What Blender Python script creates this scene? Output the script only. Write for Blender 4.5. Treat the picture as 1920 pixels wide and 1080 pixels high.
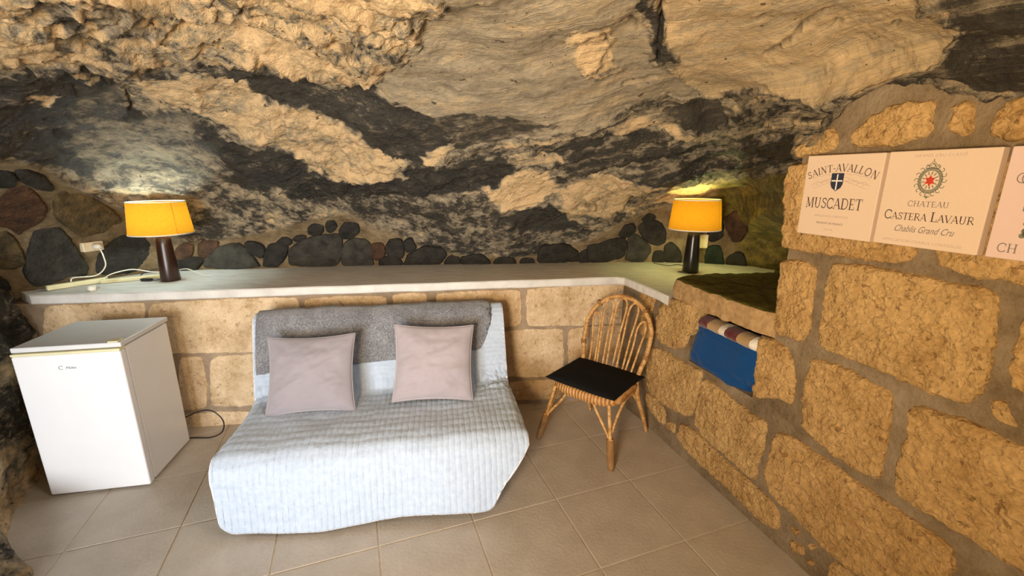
import bpy, bmesh, math, random
import numpy as np
from mathutils import Vector, Matrix

C = bpy.context.scene
for o in list(bpy.data.objects):
    bpy.data.objects.remove(o)

# ------------------------------------------------------------ camera
cam_d = bpy.data.cameras.new('camera')
cam_d.sensor_width = 36.0
cam_d.lens = 36.0 * 830.0 / 1920.0
cam_d.clip_start = 0.02
cam = bpy.data.objects.new('camera', cam_d)
C.collection.objects.link(cam)
cam.location = (0, 0, 1.66)
cam.rotation_euler = (math.radians(90) - math.atan(210 / 830.0), 0, 0)
C.camera = cam

# ------------------------------------------------------------ world, lights, exposure
w = bpy.data.worlds.new('world'); C.world = w
w.use_nodes = True
bg = w.node_tree.nodes['Background']
bg.inputs[0].default_value = (0.80, 0.88, 1.0, 1)
bg.inputs[1].default_value = 0.35

def area(name, loc, target, sx, sy, power, col, spread=180):
    d = bpy.data.lights.new(name, 'AREA'); d.shape = 'RECTANGLE'
    d.size, d.size_y = sx, sy; d.energy = power; d.color = col
    d.spread = math.radians(spread)
    o = bpy.data.objects.new(name, d); C.collection.objects.link(o)
    o.location = loc
    o.rotation_euler = (Vector(target) - Vector(loc)).to_track_quat('-Z', 'Y').to_euler()
    return o
# daylight entering by the open doorway behind the camera, and the warm ceiling lamp of the room
area('doorway_daylight', (-1.25, -2.4, 0.85), (-0.9, 2.0, 0.55), 1.5, 1.3, 122, (0.91, 0.955, 1.0), 140)
area('room_lamp', (-0.55, -0.45, 1.45), (0.45, 2.0, 2.35), 0.4, 0.4, 60, (1.0, 0.75, 0.45), 150)
area('added_fridge_fill', (0.6, 0.7, 2.02), (-2.1, 2.2, 0.45), 0.5, 0.5, 4.5, (1.0, 0.95, 0.9), 85)  # added fill light towards the fridge side, not a lamp of the room
C.view_settings.view_transform = 'Standard'
C.view_settings.look = 'None'
C.view_settings.gamma = 1
C.view_settings.use_curve_mapping = False
C.view_settings.exposure = 0.1

# ------------------------------------------------------------ measured constants
LATTICE = (((-3.281,1.5,.9),(-3.012,1.5,1.449),(-2.852,1.45,1.577),(-2.61,1.35,1.675),(-2.287,1.2,1.74),(-2.105,1.12,1.795),(-1.947,1.05,1.842),(-1.792,.98,1.88),(-1.62,.9,1.915),(-1.417,.8,1.933),(-1.685,.48,2.033),(-3.2,-.5,2.3),(-3.36,-2,2.25)),((-3.278,1.95,.9),(-3.09,1.95,1.386),(-2.949,1.9,1.551),(-2.746,1.8,1.68),(-2.534,1.68,1.754),(-2.387,1.6,1.819),(-2.207,1.5,1.889),(-2.026,1.4,1.96),(-1.809,1.27,2.008),(-1.538,1.1,2.036),(-1.731,.66,2.136),(-2.825,-.5,2.3),(-2.966,-2,2.25)),((-3.21,2.45,.9),(-3.066,2.43,1.288),(-2.905,2.35,1.498),(-2.697,2.22,1.66),(-2.498,2.08,1.753),(-2.339,1.97,1.834),(-2.155,1.84,1.921),(-1.935,1.68,2.003),(-1.696,1.5,2.071),(-1.443,1.3,2.104),(-1.594,.78,2.204),(-2.45,-.5,2.3),(-2.573,-2,2.25)),((-2.936,2.8,.9),(-2.871,2.8,1.163),(-2.79,2.77,1.37),(-2.652,2.68,1.568),(-2.458,2.52,1.717),(-2.26,2.35,1.843),(-2.037,2.15,1.954),(-1.798,1.93,2.044),(-1.498,1.64,2.109),(-1.273,1.42,2.145),(-1.393,.852,2.245),(-2.075,-.5,2.3),(-2.179,-2,2.25)),((-2.63,3.22,.9),(-2.634,3.28,1.118),(-2.599,3.28,1.297),(-2.518,3.22,1.475),(-2.385,3.08,1.607),(-2.168,2.84,1.771),(-1.921,2.56,1.928),(-1.695,2.3,2.058),(-1.385,1.92,2.148),(-1.113,1.58,2.199),(-1.201,.948,2.299),(-1.7,-.5,2.3),(-1.785,-2,2.25)),((-1.909,3.36,.9),(-1.892,3.38,1.102),(-1.853,3.35,1.269),(-1.758,3.22,1.456),(-1.638,3.04,1.625),(-1.498,2.82,1.786),(-1.36,2.6,1.932),(-1.195,2.33,2.076),(-.985,1.96,2.158),(-.785,1.6,2.206),(-.866,.96,2.306),(-1.325,-.5,2.3),(-1.391,-2,2.25)),((-1.121,3.5,.9),(-1.107,3.5,1.082),(-1.074,3.44,1.28),(-1.011,3.28,1.472),(-.937,3.08,1.643),(-.851,2.84,1.803),(-.776,2.62,1.92),(-.699,2.4,2.051),(-.563,1.98,2.154),(-.444,1.6,2.206),(-.52,.96,2.306),(-.95,-.5,2.3),(-.998,-2,2.25)),((-.262,3.55,.9),(-.26,3.54,1.01),(-.248,3.42,1.179),(-.232,3.24,1.398),(-.215,3.05,1.608),(-.197,2.84,1.771),(-.178,2.6,1.904),(-.158,2.35,2.043),(-.129,1.96,2.149),(-.101,1.58,2.199),(-.172,.948,2.299),(-.575,-.5,2.3),(-.604,-2,2.25)),((.62,3.6,.9),(.61,3.58,1.069),(.579,3.44,1.259),(.542,3.26,1.454),(.495,3.02,1.643),(.452,2.8,1.801),(.408,2.56,1.928),(.37,2.36,2.044),(.303,1.98,2.154),(.236,1.58,2.199),(.171,.948,2.299),(-.2,-.5,2.3),(-.21,-2,2.25)),((1.336,3.62,.9),(1.303,3.6,1.197),(1.269,3.55,1.373),(1.212,3.42,1.511),(1.05,2.98,1.592),(.992,2.84,1.698),(.923,2.68,1.839),(.809,2.4,2.026),(.657,2,2.149),(.512,1.6,2.206),(.462,.96,2.306),(.175,-.5,2.3),(.184,-2,2.25)),((1.811,3.5,.9),(1.773,3.5,1.21),(1.73,3.46,1.401),(1.673,3.38,1.536),(1.437,2.92,1.62),(1.366,2.8,1.723),(1.271,2.64,1.851),(1.103,2.34,2.024),(.911,1.98,2.144),(.717,1.6,2.206),(.692,.96,2.306),(.55,-.5,2.3),(.577,-2,2.25)),((2.14,3.2,.9),(2.084,3.2,1.248),(1.367,2.117,1.463),(1.317,2.058,1.541),(1.268,1.999,1.613),(1.22,1.94,1.68),(1.198,1.92,1.742),(1.139,1.842,1.803),(1.096,1.838,2.054),(.864,1.5,2.172),(.873,.9,2.272),(.925,-.5,2.3),(.971,-2,2.25)),((2.275,2.9,.9),(2.203,2.9,1.287),(1.451,1.934,1.514),(1.391,1.88,1.616),(1.334,1.825,1.71),(1.277,1.77,1.796),(1.253,1.75,1.849),(1.185,1.671,1.897),(1.142,1.654,2.064),(.955,1.42,2.145),(1.006,.852,2.245),(1.3,-.5,2.3),(1.365,-2,2.25)),((2.348,2.6,.9),(2.258,2.6,1.326),(1.525,1.784,1.546),(1.457,1.732,1.657),(1.391,1.679,1.759),(1.327,1.626,1.851),(1.299,1.605,1.898),(1.224,1.525,1.937),(1.178,1.501,2.055),(1.022,1.33,2.114),(1.12,.798,2.214),(1.675,-.5,2.3),(1.759,-2,2.25)),((2.513,2.4,.9),(2.402,2.4,1.351),(1.607,1.631,1.557),(1.529,1.578,1.661),(1.455,1.524,1.755),(1.382,1.471,1.839),(1.351,1.449,1.881),(1.265,1.369,1.914),(1.213,1.342,2.016),(1.063,1.2,2.07),(1.211,.72,2.17),(2.05,-.5,2.3),(2.152,-2,2.25)),((2.627,2.2,.9),(2.494,2.2,1.377),(1.68,1.507,1.566),(1.594,1.452,1.662),(1.51,1.398,1.749),(1.429,1.343,1.826),(1.394,1.321,1.864),(1.297,1.24,1.893),(1.24,1.211,1.982),(1.083,1.08,2.029),(1.285,.648,2.129),(2.425,-.5,2.3),(2.546,-2,2.25)),((3.275,1.9,.9),(3.071,1.9,1.416),(1.904,1.199,1.589),(1.784,1.142,1.67),(1.667,1.085,1.74),(1.554,1.028,1.801),(1.506,1.005,1.828),(1.37,.922,1.844),(1.293,.888,1.901),(1.215,.85,1.95),(1.453,.51,2.05),(2.8,-.5,2.3),(2.94,-2,2.25)))
STRATA = ((3.146,2.04,1.76,1.52,1.32,1.12,.92,.72,.48,.24,-.11,-.46,-.81),(2.773,2,1.72,1.48,1.32,1.16,.96,.72,.48,.2,-.15,-.5,-.85),(2.443,1.947,1.667,1.427,1.267,1.107,.907,.667,.387,.107,-.243,-.593,-.943),(2.249,1.952,1.712,1.472,1.272,1.072,.852,.612,.312,.032,-.318,-.668,-1.018),(2.069,1.842,1.662,1.482,1.342,1.143,.902,.643,.323,-.038,-.387,-.737,-1.088),(1.876,1.68,1.52,1.34,1.16,.96,.74,.46,.16,-.2,-.55,-.9,-1.25),(1.52,1.353,1.173,.993,.813,.613,.433,.193,-.147,-.527,-.877,-1.227,-1.577),(1.411,1.313,1.173,.973,.753,.553,.353,.093,-.247,-.627,-.977,-1.327,-1.677),(1.558,1.41,1.25,1.07,.87,.67,.47,.25,-.09,-.47,-.82,-1.17,-1.52),(1.674,1.41,1.25,1.122,1.05,.922,.73,.41,.05,-.35,-.7,-1.05,-1.4),(1.757,1.47,1.29,1.158,1.078,.95,.77,.458,.11,-.29,-.64,-.99,-1.34),(1.893,1.542,1.423,1.304,1.185,1.066,.95,.822,.302,-.218,-.568,-.918,-1.268),(2.068,1.64,1.461,1.282,1.103,.924,.808,.68,.28,-.12,-.47,-.82,-1.17),(2.26,1.738,1.521,1.304,1.087,.87,.754,.626,.302,-.022,-.372,-.722,-1.072),(2.428,1.832,1.611,1.39,1.169,.948,.832,.704,.388,.072,-.278,-.628,-.978),(2.602,1.92,1.697,1.474,1.251,1.028,.912,.784,.472,.16,-.19,-.54,-.89),(2.923,2.08,1.845,1.61,1.375,1.14,1.024,.896,.608,.32,-.03,-.38,-.73))
PAINT = ((.7,.56,((2.01,9.62),(6.65,9.61),(6.45,8.06),(6.31,7.51),(6,7.21),(5.69,7.08),(5.3,7.26),(4.9,7.41),(4.27,7.6),(3.59,7.17),(3.15,7.19),(2.69,6.95),(.84,7.15))),(.38,.35,((2.86,9.13),(3.03,8.16),(3.31,7.83),(3.05,7.62),(2.83,8.14),(2.51,8.93))),(.42,.35,((3.3,9.12),(3.6,8.93),(3.79,8.23),(3.48,7.88),(2.94,8.71))),(.45,.3,((4.16,8.01),(4,7.53),(3.89,7.87),(4.1,8.12))),(.92,.3,((4.84,8.42),(5.5,7.79),(6,7.27),(5.3,7.33),(4.9,7.61))),(.82,.3,((1.75,8.58),(2.83,8.14),(3,7.49),(1.91,7.44))),(.85,.4,((5.43,9.21),(6.37,9.21),(6.06,8.44),(5.45,8.43))),(.52,.12,((6.65,9.61),(8.51,9.61),(8.82,7.78),(9.07,7.46),(9.55,7),(8.59,6.95),(7.89,6.08),(7.3,5.44),(6.85,5.2),(6.3,4.94),(6,6),(5.69,6.79),(6,7.21),(6.45,8.06))),(.3,.16,((6.2,6.2),(6.8,6.48),(7.3,6.29),(7.74,6.09),(7.3,5.49),(6.85,5.24),(6.4,4.98))),(.78,.4,((7.84,8.17),(8.01,8.57),(8.3,8.58),(8.29,7.86),(8.47,7.54),(8.06,7.51))),(.64,.13,((8.71,9.61),(12.59,9.62),(14.26,8.3),(13.38,7.27),(12.11,7.19),(10.5,7.53),(9.55,7),(9.07,7.46),(9.04,8.48))),(.06,.3,((8.37,9.61),(8.62,9.61),(9.03,8.48),(8.99,7.87),(8.69,7.83),(8.79,8.47))),(.2,.2,((12.59,9.62),(15.45,9.61),(16,4.06),(15.08,6.66),(13.2,7.06),(13.73,7.62),(14.57,8.48))),(.1,.32,((.84,7.06),(2.69,6.86),(3.05,7.08),(3.37,7.22),(3.65,6.83),(3.71,6.14),(4.27,5.95),(5,5.38),(5.4,4.55),(5.95,3.78),(6.3,4.55),(7.3,4.75),(7.2,3.89),(6,3.23),(5.3,3.3),(4.62,3.96),(4,3.87),(3.16,3.7),(2.38,4.03),(.84,4.21))),(.16,.25,((4.37,7.59),(4.71,7.56),(5,7.35),(5.3,7.26),(5.59,6.99),(6,7.15),(6.2,6.71),(6.8,5.71),(6.5,4.81),(6.2,4.93),(5.7,5.97),(5.3,6.41),(4.9,6.66),(4.66,7.23))),(.8,.38,((3.71,7.21),(4.37,7.46),(4.71,7.08),(5,6.45),(5.3,6.34),(5.6,5.96),(6,5.33),(6.3,4.75),(6.2,4.14),(5.9,3.89),(5.6,4.12),(5.3,4.76),(5.1,5.37),(4.9,5.75),(4.42,6.11),(4,6.55))),(.95,.2,((2.61,6.19),(2.87,6.14),(2.74,5.67))),(.9,.2,((3.74,6.71),(4,6.63),(3.83,6.42))),(.95,.2,((4,6.31),(4.16,6.18),(4.08,6.06))),(.7,.4,((3.1,6.8),(3.45,6.89),(3.16,6.58))),(.45,.2,((3.59,5.15),(4.19,5.02),(4.11,4.83),(3.65,4.74))),(.3,.2,((3.05,6.36),(3.65,6.75),(3.71,6.06),(3.32,5.57),(3,5.64))),(.33,.32,((4.22,3.9),(5.3,3.3),(6,3.23),(7.2,3.89),(7.49,2.9),(8,1.99),(8.46,2.13),(8,1.38),(7.39,1),(7,1.1),(6.45,1.25),(6,1.93),(5.3,2.24),(4.9,1.75),(4.42,1.44),(4.22,1.68))),(.45,.4,((4.71,3.35),(5.1,3.88),(5.5,3.03),(5.8,2.09),(6.3,1.11),(5.7,1.87),(5.3,1.96),(4.71,1.74))),(.93,.25,((7.02,3.9),(7.3,4.44),(7.64,4.15),(7.76,3.46),(7.54,2.89),(7.42,3.02),(7.29,3.16),(7.1,3.55))),(.1,.2,((7.2,2.95),(7.54,2.95),(7.79,2.73),(7.89,2.07),(7.3,2.18))),(.8,.45,((7.74,3.38),(8,3.9),(8.59,4.39),(9.38,5.18),(9.46,4.89),(8.46,3.18),(8.59,2.29),(8.22,2.43),(7.89,2.73),(7.84,2.32),(7.76,2.79))),(.26,.33,((7.49,5.18),(8,5.71),(8.58,5.93),(9.55,5.79),(10.84,6.72),(10.85,5.73),(10.19,3.92),(8.93,3.99),(8.29,4.18),(7.74,4.32),(7.59,4.75))),(.8,.35,((8.19,6),(8.58,6.41),(9.47,6.2),(9.55,6.04),(8.71,6.11),(8.22,5.73))),(.25,.1,((8.86,6.75),(9.55,6.94),(10.35,7.22),(10.18,6.69),(9.55,6.28),(8.86,6.51))),(.44,.42,((9.55,6.96),(10.5,7.41),(12.11,7.13),(13.1,7.16),(11,6.85),(10.37,6.17),(9.55,6.09),(10.18,6.5))),(.9,.3,((6.4,5.08),(6.82,5.51),(6.85,5.35),(6.5,4.81))),(.7,.4,((7.3,5.41),(7.89,5.85),(7.89,5.65),(7.3,5.14))),(.75,.4,((7.3,4.85),(7.89,4.88),(7.95,4.69),(7.34,4.43))),(.37,.22,((3.16,5.56),(4.16,6.34),(4.71,5.04),(4.72,4.05),(4,3.76),(3.42,3.74),(3.1,4.47))),(.45,.2,((3.59,5.15),(4.19,5.02),(4.11,4.83),(3.65,4.74))),(.85,.3,((8.84,2.73),(9.01,3.71),(10.15,3.66),(10.42,4.27),(10.59,4.09),(10.21,2.64),(9.3,2.47))),(.02,.05,((10.3,5.64),(10.84,6.79),(10.96,5.67),(10.54,5.33))))  # tone patches; lamp glow above both lamps and a dark hollow's shade painted in
MASONRY = (((4.16,0),(9.4,0),(9.3,1.37),(8.93,2.46),(8.46,2.13),(8,1.47),(7.39,1),(7,1.16),(6.45,1.32),(6,1.99),(5.75,2.55),(5.3,2.3),(4.9,1.75),(4.42,1.44),(4.16,1.31)),((.56,3.66),(2.38,3.92),(2.69,3.83),(3.65,2.58),(4.22,1.68),(4.2,0),(.58,.23)),((9.3,2.63),(11,3.18),(11.05,0),(9.24,0)))
MOSS = (((9.62,3.63),(10.19,4.1),(10.92,5),(10.91,.02),(10.14,0),(10.04,.86),(9.68,1.6)),)
CRACKS = (((7.66,8.33),(7.79,8.36),(7.92,8.38)),((8.01,8.44),(8.07,8.53),(8.27,8.6),(8.46,8.69),(8.56,8.58),(8.6,8.44)),((8.4,7.33),(8.53,7.41),(8.66,7.45),(8.79,7.54)),((6.35,8.88),(6.33,8.68),(6.33,8.44)),((4.46,8.61),(4.54,8.72),(4.61,8.65),(4.65,8.6),(4.69,8.71),(4.77,8.93)),((4.08,8.97),(4.31,8.96),(4.52,8.98)),((8.14,8.25),(8.22,8.3),(8.19,8.09)),((6.44,8),(6.49,7.95),(6.45,7.88)),((10.22,7.35),(10.38,7.51),(10.5,7.62)),((10.51,8.21),(11.04,8.53),(11.76,8.79)),((10.4,8.76),(10.46,8.75),(10.52,8.79)),((11.86,8.5),(11.93,8.52)),((12.2,8.16),(12.25,8.15)),((12.97,8.32),(13.14,8.41)),((3.71,6.78),(3.73,6.07)),((8.86,9.01),(8.88,8.47),(8.8,7.88)))
STEPS = ((.05,((1.53,7.08),(2.38,7.05),(2.9,6.9),(3.21,7.26),(3.71,6.8),(4.22,6.63),(4.66,6.31))),(.06,((4.32,7.62),(4.9,7.41),(5.3,7.23),(5.59,6.99),(6,7.17),(6.2,6.79))),(.035,((5.5,6.6),(5.7,6.24),(6.2,4.93),(6.65,4.75),(7,4.94),(7.45,5.4),(7.89,5.79),(8.34,6.35))),(.05,((9.23,6.95),(10,7),(10.5,7.44),(11,7.56),(12.11,7.17),(13.1,7.13))),(.035,((8.11,5.52),(8.78,6.29),(9.46,6.06),(9.72,6.25),(10.18,6.46),(10.83,7.27))),(.03,((2.9,5.37),(3.54,5.64),(4,5.57),(4.52,5.26))),(.03,((7.39,3.93),(8,4.1),(8.93,5.4),(10.19,5.97))),(.03,((5.1,4.8),(5.4,4.52),(5.95,3.78),(6.4,3.77),(6.9,4.09))),(.025,((7.3,5.44),(7.74,5.6),(8.16,6.13))),(.03,((4.43,3.89),(4.9,3.9),(5.3,3.47),(5.8,3.17),(6.3,3.28))))
RUBBLE = (('k',((5.41,1.91),(5.44,2.15),(5.53,2.01),(5.5,1.76),(5.43,1.69))),('k',((5.57,2.2),(5.63,2.24),(5.63,1.95),(5.6,1.79),(5.57,1.87))),('r',((5.98,.87),(6,1.26),(6.08,1.28),(6.1,1.04),(6.08,.71),(6.02,.67))),('k',((5.69,1.77),(5.74,2.14),(5.85,2.09),(5.85,1.76),(5.77,1.52),(5.71,1.57))),('g',((5.71,.66),(5.73,1.2),(5.79,1.44),(5.92,1.41),(5.97,1.21),(5.97,.81),(6,.42),(5.72,.43))),('k',((6.13,1.17),(6.16,1.48),(6.25,1.53),(6.28,1.33),(6.27,.8),(6.19,.73),(6.14,.93))),('k',((6.3,1.48),(6.35,1.57),(6.39,1.32),(6.36,1.14),(6.31,1.14))),('k',((6.08,.67),(6.16,.78),(6.25,.67),(6.26,.44),(6.06,.42))),('k',((6.3,.51),(6.34,.92),(6.47,1.32),(6.65,1.39),(6.68,1.1),(6.61,.64),(6.56,.5),(6.3,.44))),('k',((6.68,.77),(6.74,1.08),(6.8,.99),(6.8,.6),(6.68,.55))),('k',((6.83,.65),(6.85,1.13),(7.03,1.16),(7.1,.61))),('k',((7.13,.61),(7.18,1.02),(7.3,.98),(7.32,.56))),('k',((7.38,.55),(7.39,.88),(7.48,.84),(7.49,.51))),('k',((7.54,.5),(7.55,1.25),(7.6,1.47),(7.8,1.33),(7.9,1.03),(7.92,.43))),('k',((7.93,.82),(7.99,1.05),(8.01,.86),(8.01,.43),(7.94,.49))),('k',((8.03,.53),(8.02,1.25),(8.16,1.19),(8.25,1.33),(8.4,1.24),(8.43,.86),(8.38,.55),(8.16,.44))),('k',((8.35,1.47),(8.42,1.82),(8.51,1.79),(8.52,1.53),(8.44,1.33))),('g',((8.42,.48),(8.47,.76),(8.46,1.19),(8.53,1.33),(8.69,.78),(8.71,.66),(8.63,.35))),('k',((8.58,1.57),(8.62,1.82),(8.82,1.65),(8.9,1.15),(8.9,.82),(8.82,.75),(8.71,.89),(8.62,1.26))),('k',((8.63,1.96),(8.69,2.15),(8.77,1.95),(8.74,1.8),(8.65,1.87))),('k',((8.76,.28),(8.77,.58),(8.87,.55),(8.88,.32))),('k',((8.91,.32),(8.91,.69),(9,.77),(9.11,.5),(9.11,.26))),('g',((4.42,.44),(4.48,.8),(4.6,1.14),(4.74,1.27),(4.8,1.08),(4.9,.62),(4.93,.45))),('k',((4.81,1.24),(4.84,1.39),(4.95,1.24),(4.98,.93),(4.95,.77),(4.87,.93))),('k',((4.97,.48),(5.02,1.15),(5.08,1.27),(5.2,1.15),(5.15,.67),(5.1,.5))),('r',((4.39,.86),(4.4,1.28),(4.45,1.53),(4.55,1.46),(4.55,1.14),(4.43,.75))),('r',((4.16,.7),(4.18,1.06),(4.27,1.28),(4.33,1.21),(4.3,.81),(4.23,.72))),('k',((4.18,.65),(4.37,.75),(4.42,.64),(4.33,.37),(4.26,.34),(4.19,.46))),('k',((5.4,1.86),(5.43,2.12),(5.52,1.98),(5.5,1.75),(5.41,1.74))),('k',((5.57,1.97),(5.6,2.24),(5.64,2.12),(5.61,1.81))),('k',((5.1,1.36),(5.17,1.57),(5.23,1.39),(5.2,1.27))),('k',((5.25,1.52),(5.33,1.66),(5.36,1.58),(5.3,1.47))),('g',((5.22,.95),(5.26,1.17),(5.37,1.46),(5.55,1.65),(5.68,1.65),(5.7,1.44),(5.68,.64),(5.63,.43),(5.22,.46))),('r',((2.38,2.42),(2.45,2.79),(2.6,3.05),(2.71,2.85),(2.79,2.5),(2.81,2.39),(2.76,2.02),(2.62,1.68),(2.56,1.48),(2.45,1.7),(2.31,1.69))),('k',((2.51,3.54),(2.66,3.62),(2.8,3.45),(2.9,3.13),(2.86,3.02),(2.72,3.02),(2.58,3.22))),('k',((2.3,3.38),(2.47,3.46),(2.52,3.28),(2.51,3.08),(2.44,2.9),(2.3,2.86))),('t',((2.9,2.63),(2.93,2.96),(3.08,3.12),(3.28,2.95),(3.49,2.52),(3.59,2.17),(3.44,2.06),(3.39,1.79),(3.15,1.6),(3.08,1.85),(2.91,2.24))),('g',((2.61,.64),(2.66,.97),(2.7,1.64),(2.79,1.8),(2.95,1.9),(3.05,1.51),(3.13,1.1),(3.23,.71),(3.21,.5),(3.03,.55),(2.85,.38),(2.71,.38))),('t',((2.31,1.32),(2.45,1.51),(2.55,1.22),(2.59,.92),(2.63,.83),(2.53,.67),(2.31,.7))),('k',((3.32,.6),(3.35,1.08),(3.46,1.41),(3.58,1.63),(3.8,1.66),(3.94,1.49),(3.99,1.03),(3.98,.45),(3.66,.43),(3.37,.49))),('k',((2.31,.6),(2.45,.46),(2.47,.33),(2.43,.21),(2.31,.26))),('r',((9.84,1.73),(10.08,2.06),(10.18,1.46),(10.1,.84),(9.93,.8),(9.82,1.1))),('d',((9.52,.66),(9.75,.71),(9.81,0),(9.49,0))),('m',((10.26,1.88),(10.73,2.81),(10.9,2.8),(10.87,.17),(10.53,.09),(10.27,.16),(10.18,.56))),('k',((9.84,.44),(10.07,.6),(10.16,.37),(10.12,.05),(9.88,0))),('k',((9.49,1.51),(9.73,1.82),(9.79,.95),(9.57,.77))))
TUFF_RIGHT = (((1.505,1.338),(1.64,1.353),(1.764,1.351),(1.872,1.345),(1.977,1.349),(1.995,1.322),(2.01,1.206),(2.018,1.089),(2.008,1.021),(1.983,.991),(1.943,.988),(1.872,.983),(1.803,.989),(1.683,.992),(1.553,.993),(1.498,1.01),(1.493,1.2),(1.494,1.315)),((1.281,1.31),(1.376,1.327),(1.438,1.315),(1.451,1.204),(1.458,1.032),(1.43,.987),(1.298,.975),(1.28,1.129),(1.278,1.249)),((1.219,.929),(1.299,.951),(1.368,.939),(1.405,.897),(1.431,.82),(1.439,.691),(1.386,.694),(1.321,.671),(1.241,.63),(1.224,.749),(1.22,.866)),((1.487,.939),(1.567,.953),(1.679,.952),(1.767,.937),(1.799,.919),(1.81,.804),(1.813,.696),(1.817,.594),(1.72,.585),(1.604,.596),(1.496,.632),(1.484,.725),(1.478,.868)),((1.85,.914),(1.903,.935),(1.979,.945),(2.034,.945),(2.087,.934),(2.132,.94),(2.211,.946),(2.288,.918),(2.378,.575),(2.282,.563),(2.217,.581),(2.175,.582),(2.133,.587),(2.07,.587),(1.993,.583),(1.899,.586),(1.864,.588),(1.854,.701),(1.861,.815)),((1.382,.54),(1.467,.563),(1.556,.558),(1.656,.556),(1.727,.548),(1.831,.538),(1.921,.535),(2.003,.534),(2.05,.527),(2.057,.491),(2.062,.438),(2.068,.382),(2.012,.253),(1.888,.185),(1.809,.189),(1.726,.177),(1.675,.18),(1.577,.193),(1.466,.22),(1.38,.241),(1.361,.299),(1.372,.477)),((.902,.587),(1.004,.591),(1.14,.563),(1.26,.558),(1.338,.557),(1.347,.43),(1.324,.313),(1.328,.228),(1.247,.217),(1.102,.226),(.943,.238),(.865,.277),(.866,.42),(.88,.532)),((.396,.58),(.533,.607),(.75,.605),(.897,.62),(.887,.519),(.858,.348),(.839,.29),(.649,.244),(.446,.247),(.373,.282),(.36,.475)),((.565,.952),(.697,.961),(.785,.958),(.781,.866),(.756,.752),(.724,.681),(.641,.638),(.502,.627),(.433,.667),(.419,.771),(.451,.873)),((.236,.942),(.389,.944),(.407,.903),(.382,.825),(.385,.661),(.351,.593),(.266,.601)),((.742,.22),(.878,.247),(1.063,.222),(1.197,.215),(1.319,.206),(1.42,.202),(1.476,.167),(1.49,.087),(1.433,.057),(1.297,.06),(1.156,.06),(.969,.065),(.817,.085),(.721,.116)),((.622,.162),(.72,.193),(.716,.113),(.619,.103)),((.377,.248),(.489,.25),(.613,.225),(.619,.107),(.483,.11),(.387,.169)),((1.518,.152),(1.58,.177),(1.579,.137),(1.535,.116)),((1.522,.077),(1.602,.111),(1.61,.068),(1.559,.039)),((1.614,.142),(1.657,.163),(1.651,.128),(1.62,.111)),((1.621,.074),(1.653,.092),(1.654,.06),(1.626,.046)),((1.71,.158),(1.77,.174),(1.832,.175),(1.896,.145),(1.814,.053),(1.715,.052)),((2.056,1.303),(2.047,1.281),(2.051,1.21),(2.046,1.156),(2.064,1.094),(2.089,1.079),(2.107,1.057),(2.191,1.041),(2.233,1.095),(2.184,1.324),(2.109,1.336)),((2.036,1.037),(2.064,1.045),(2.086,1.011),(2.108,.981),(2.086,.976),(2.061,.98),(2.041,.997)),((1.233,1.703),(1.335,1.715),(1.519,1.725),(1.675,1.727),(1.73,1.693),(1.776,1.428),(1.767,1.392),(1.738,1.378),(1.661,1.367),(1.501,1.36),(1.313,1.355),(1.266,1.364),(1.259,1.439),(1.243,1.572)),((1.818,1.43),(1.834,1.392),(1.889,1.37),(1.953,1.368),(1.994,1.376),(2.042,1.369),(2.122,1.367),(2.06,1.698),(1.949,1.715),(1.779,1.72),(1.786,1.58)),((1.269,1.774),(1.312,1.792),(1.375,1.834),(1.41,1.84),(1.439,1.805),(1.443,1.76),(1.416,1.748),(1.338,1.736),(1.282,1.729),(1.263,1.755)),((1.481,1.797),(1.506,1.834),(1.536,1.861),(1.582,1.884),(1.657,1.896),(1.712,1.885),(1.731,1.888),(1.738,1.84),(1.739,1.8),(1.72,1.772),(1.646,1.757),(1.566,1.753),(1.501,1.76)),((1.77,1.869),(1.804,1.874),(1.832,1.863),(1.838,1.821),(1.843,1.78),(1.821,1.77),(1.796,1.777),(1.777,1.792),(1.776,1.828)),((1.887,1.843),(1.907,1.862),(1.936,1.879),(2.003,1.883),(2.034,1.737),(1.963,1.747),(1.905,1.754),(1.88,1.77),(1.88,1.806)))
TUFF_BACK = (((-3.704,.891),(-3.151,.886),(-3.171,.778),(-3.213,.549),(-3.785,.539)),((-3.124,.881),(-2.678,.892),(-2.232,.889),(-2.247,.698),(-2.274,.518),(-2.732,.529),(-3.185,.547)),((-2.193,.88),(-1.67,.879),(-1.691,.556),(-2.228,.565)),((-1.627,.884),(-1.401,.887),(-1.415,.581),(-1.649,.553)),((-1.337,.881),(-1.039,.885),(-.752,.887),(-.751,.619),(-1.044,.617),(-1.348,.624)),((-.707,.893),(-.279,.901),(.048,.902),(.068,.605),(-.266,.604),(-.704,.613)),((-3.761,.516),(-3.052,.502),(-3.116,.13),(-3.832,.137)),((-3.013,.504),(-2.872,.503),(-2.879,.316),(-2.904,.137),(-3.04,.132),(-3.073,.15)),((-2.821,.504),(-2.337,.498),(-2.38,.129),(-2.876,.143)),((-2.303,.496),(-1.566,.49),(-1.588,.103),(-2.345,.131)),((-1.53,.488),(-.912,.49),(-.914,.199),(-1.545,.204)),((-.881,.585),(-.437,.584),(-.426,.209),(-.883,.231)),((-.397,.582),(.069,.588),(.096,.201),(-.385,.215)),((-3.821,.117),(-3.079,.095),(-3.113,-.105),(-3.869,-.095)),((-3.046,.1),(-2.58,.088),(-2.599,-.059),(-3.071,-.051)),((-2.544,.093),(-1.59,.077),(-1.598,-.067),(-2.562,-.046)),((-1.552,.079),(-.875,.192),(-.876,.019),(-1.557,-.019)),((-.836,.185),(-.446,.18),(-.441,.026),(-.836,.038)),((-.405,.182),(.132,.172),(.142,.028),(-.4,.032)))
WALL_CORNER = np.array((0.806, 3.112, 0.0))
BACK_DIR = np.array((0.99045, 0.13791, 0)); BACK_N = np.array((0.13791, -0.99045, 0))
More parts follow.
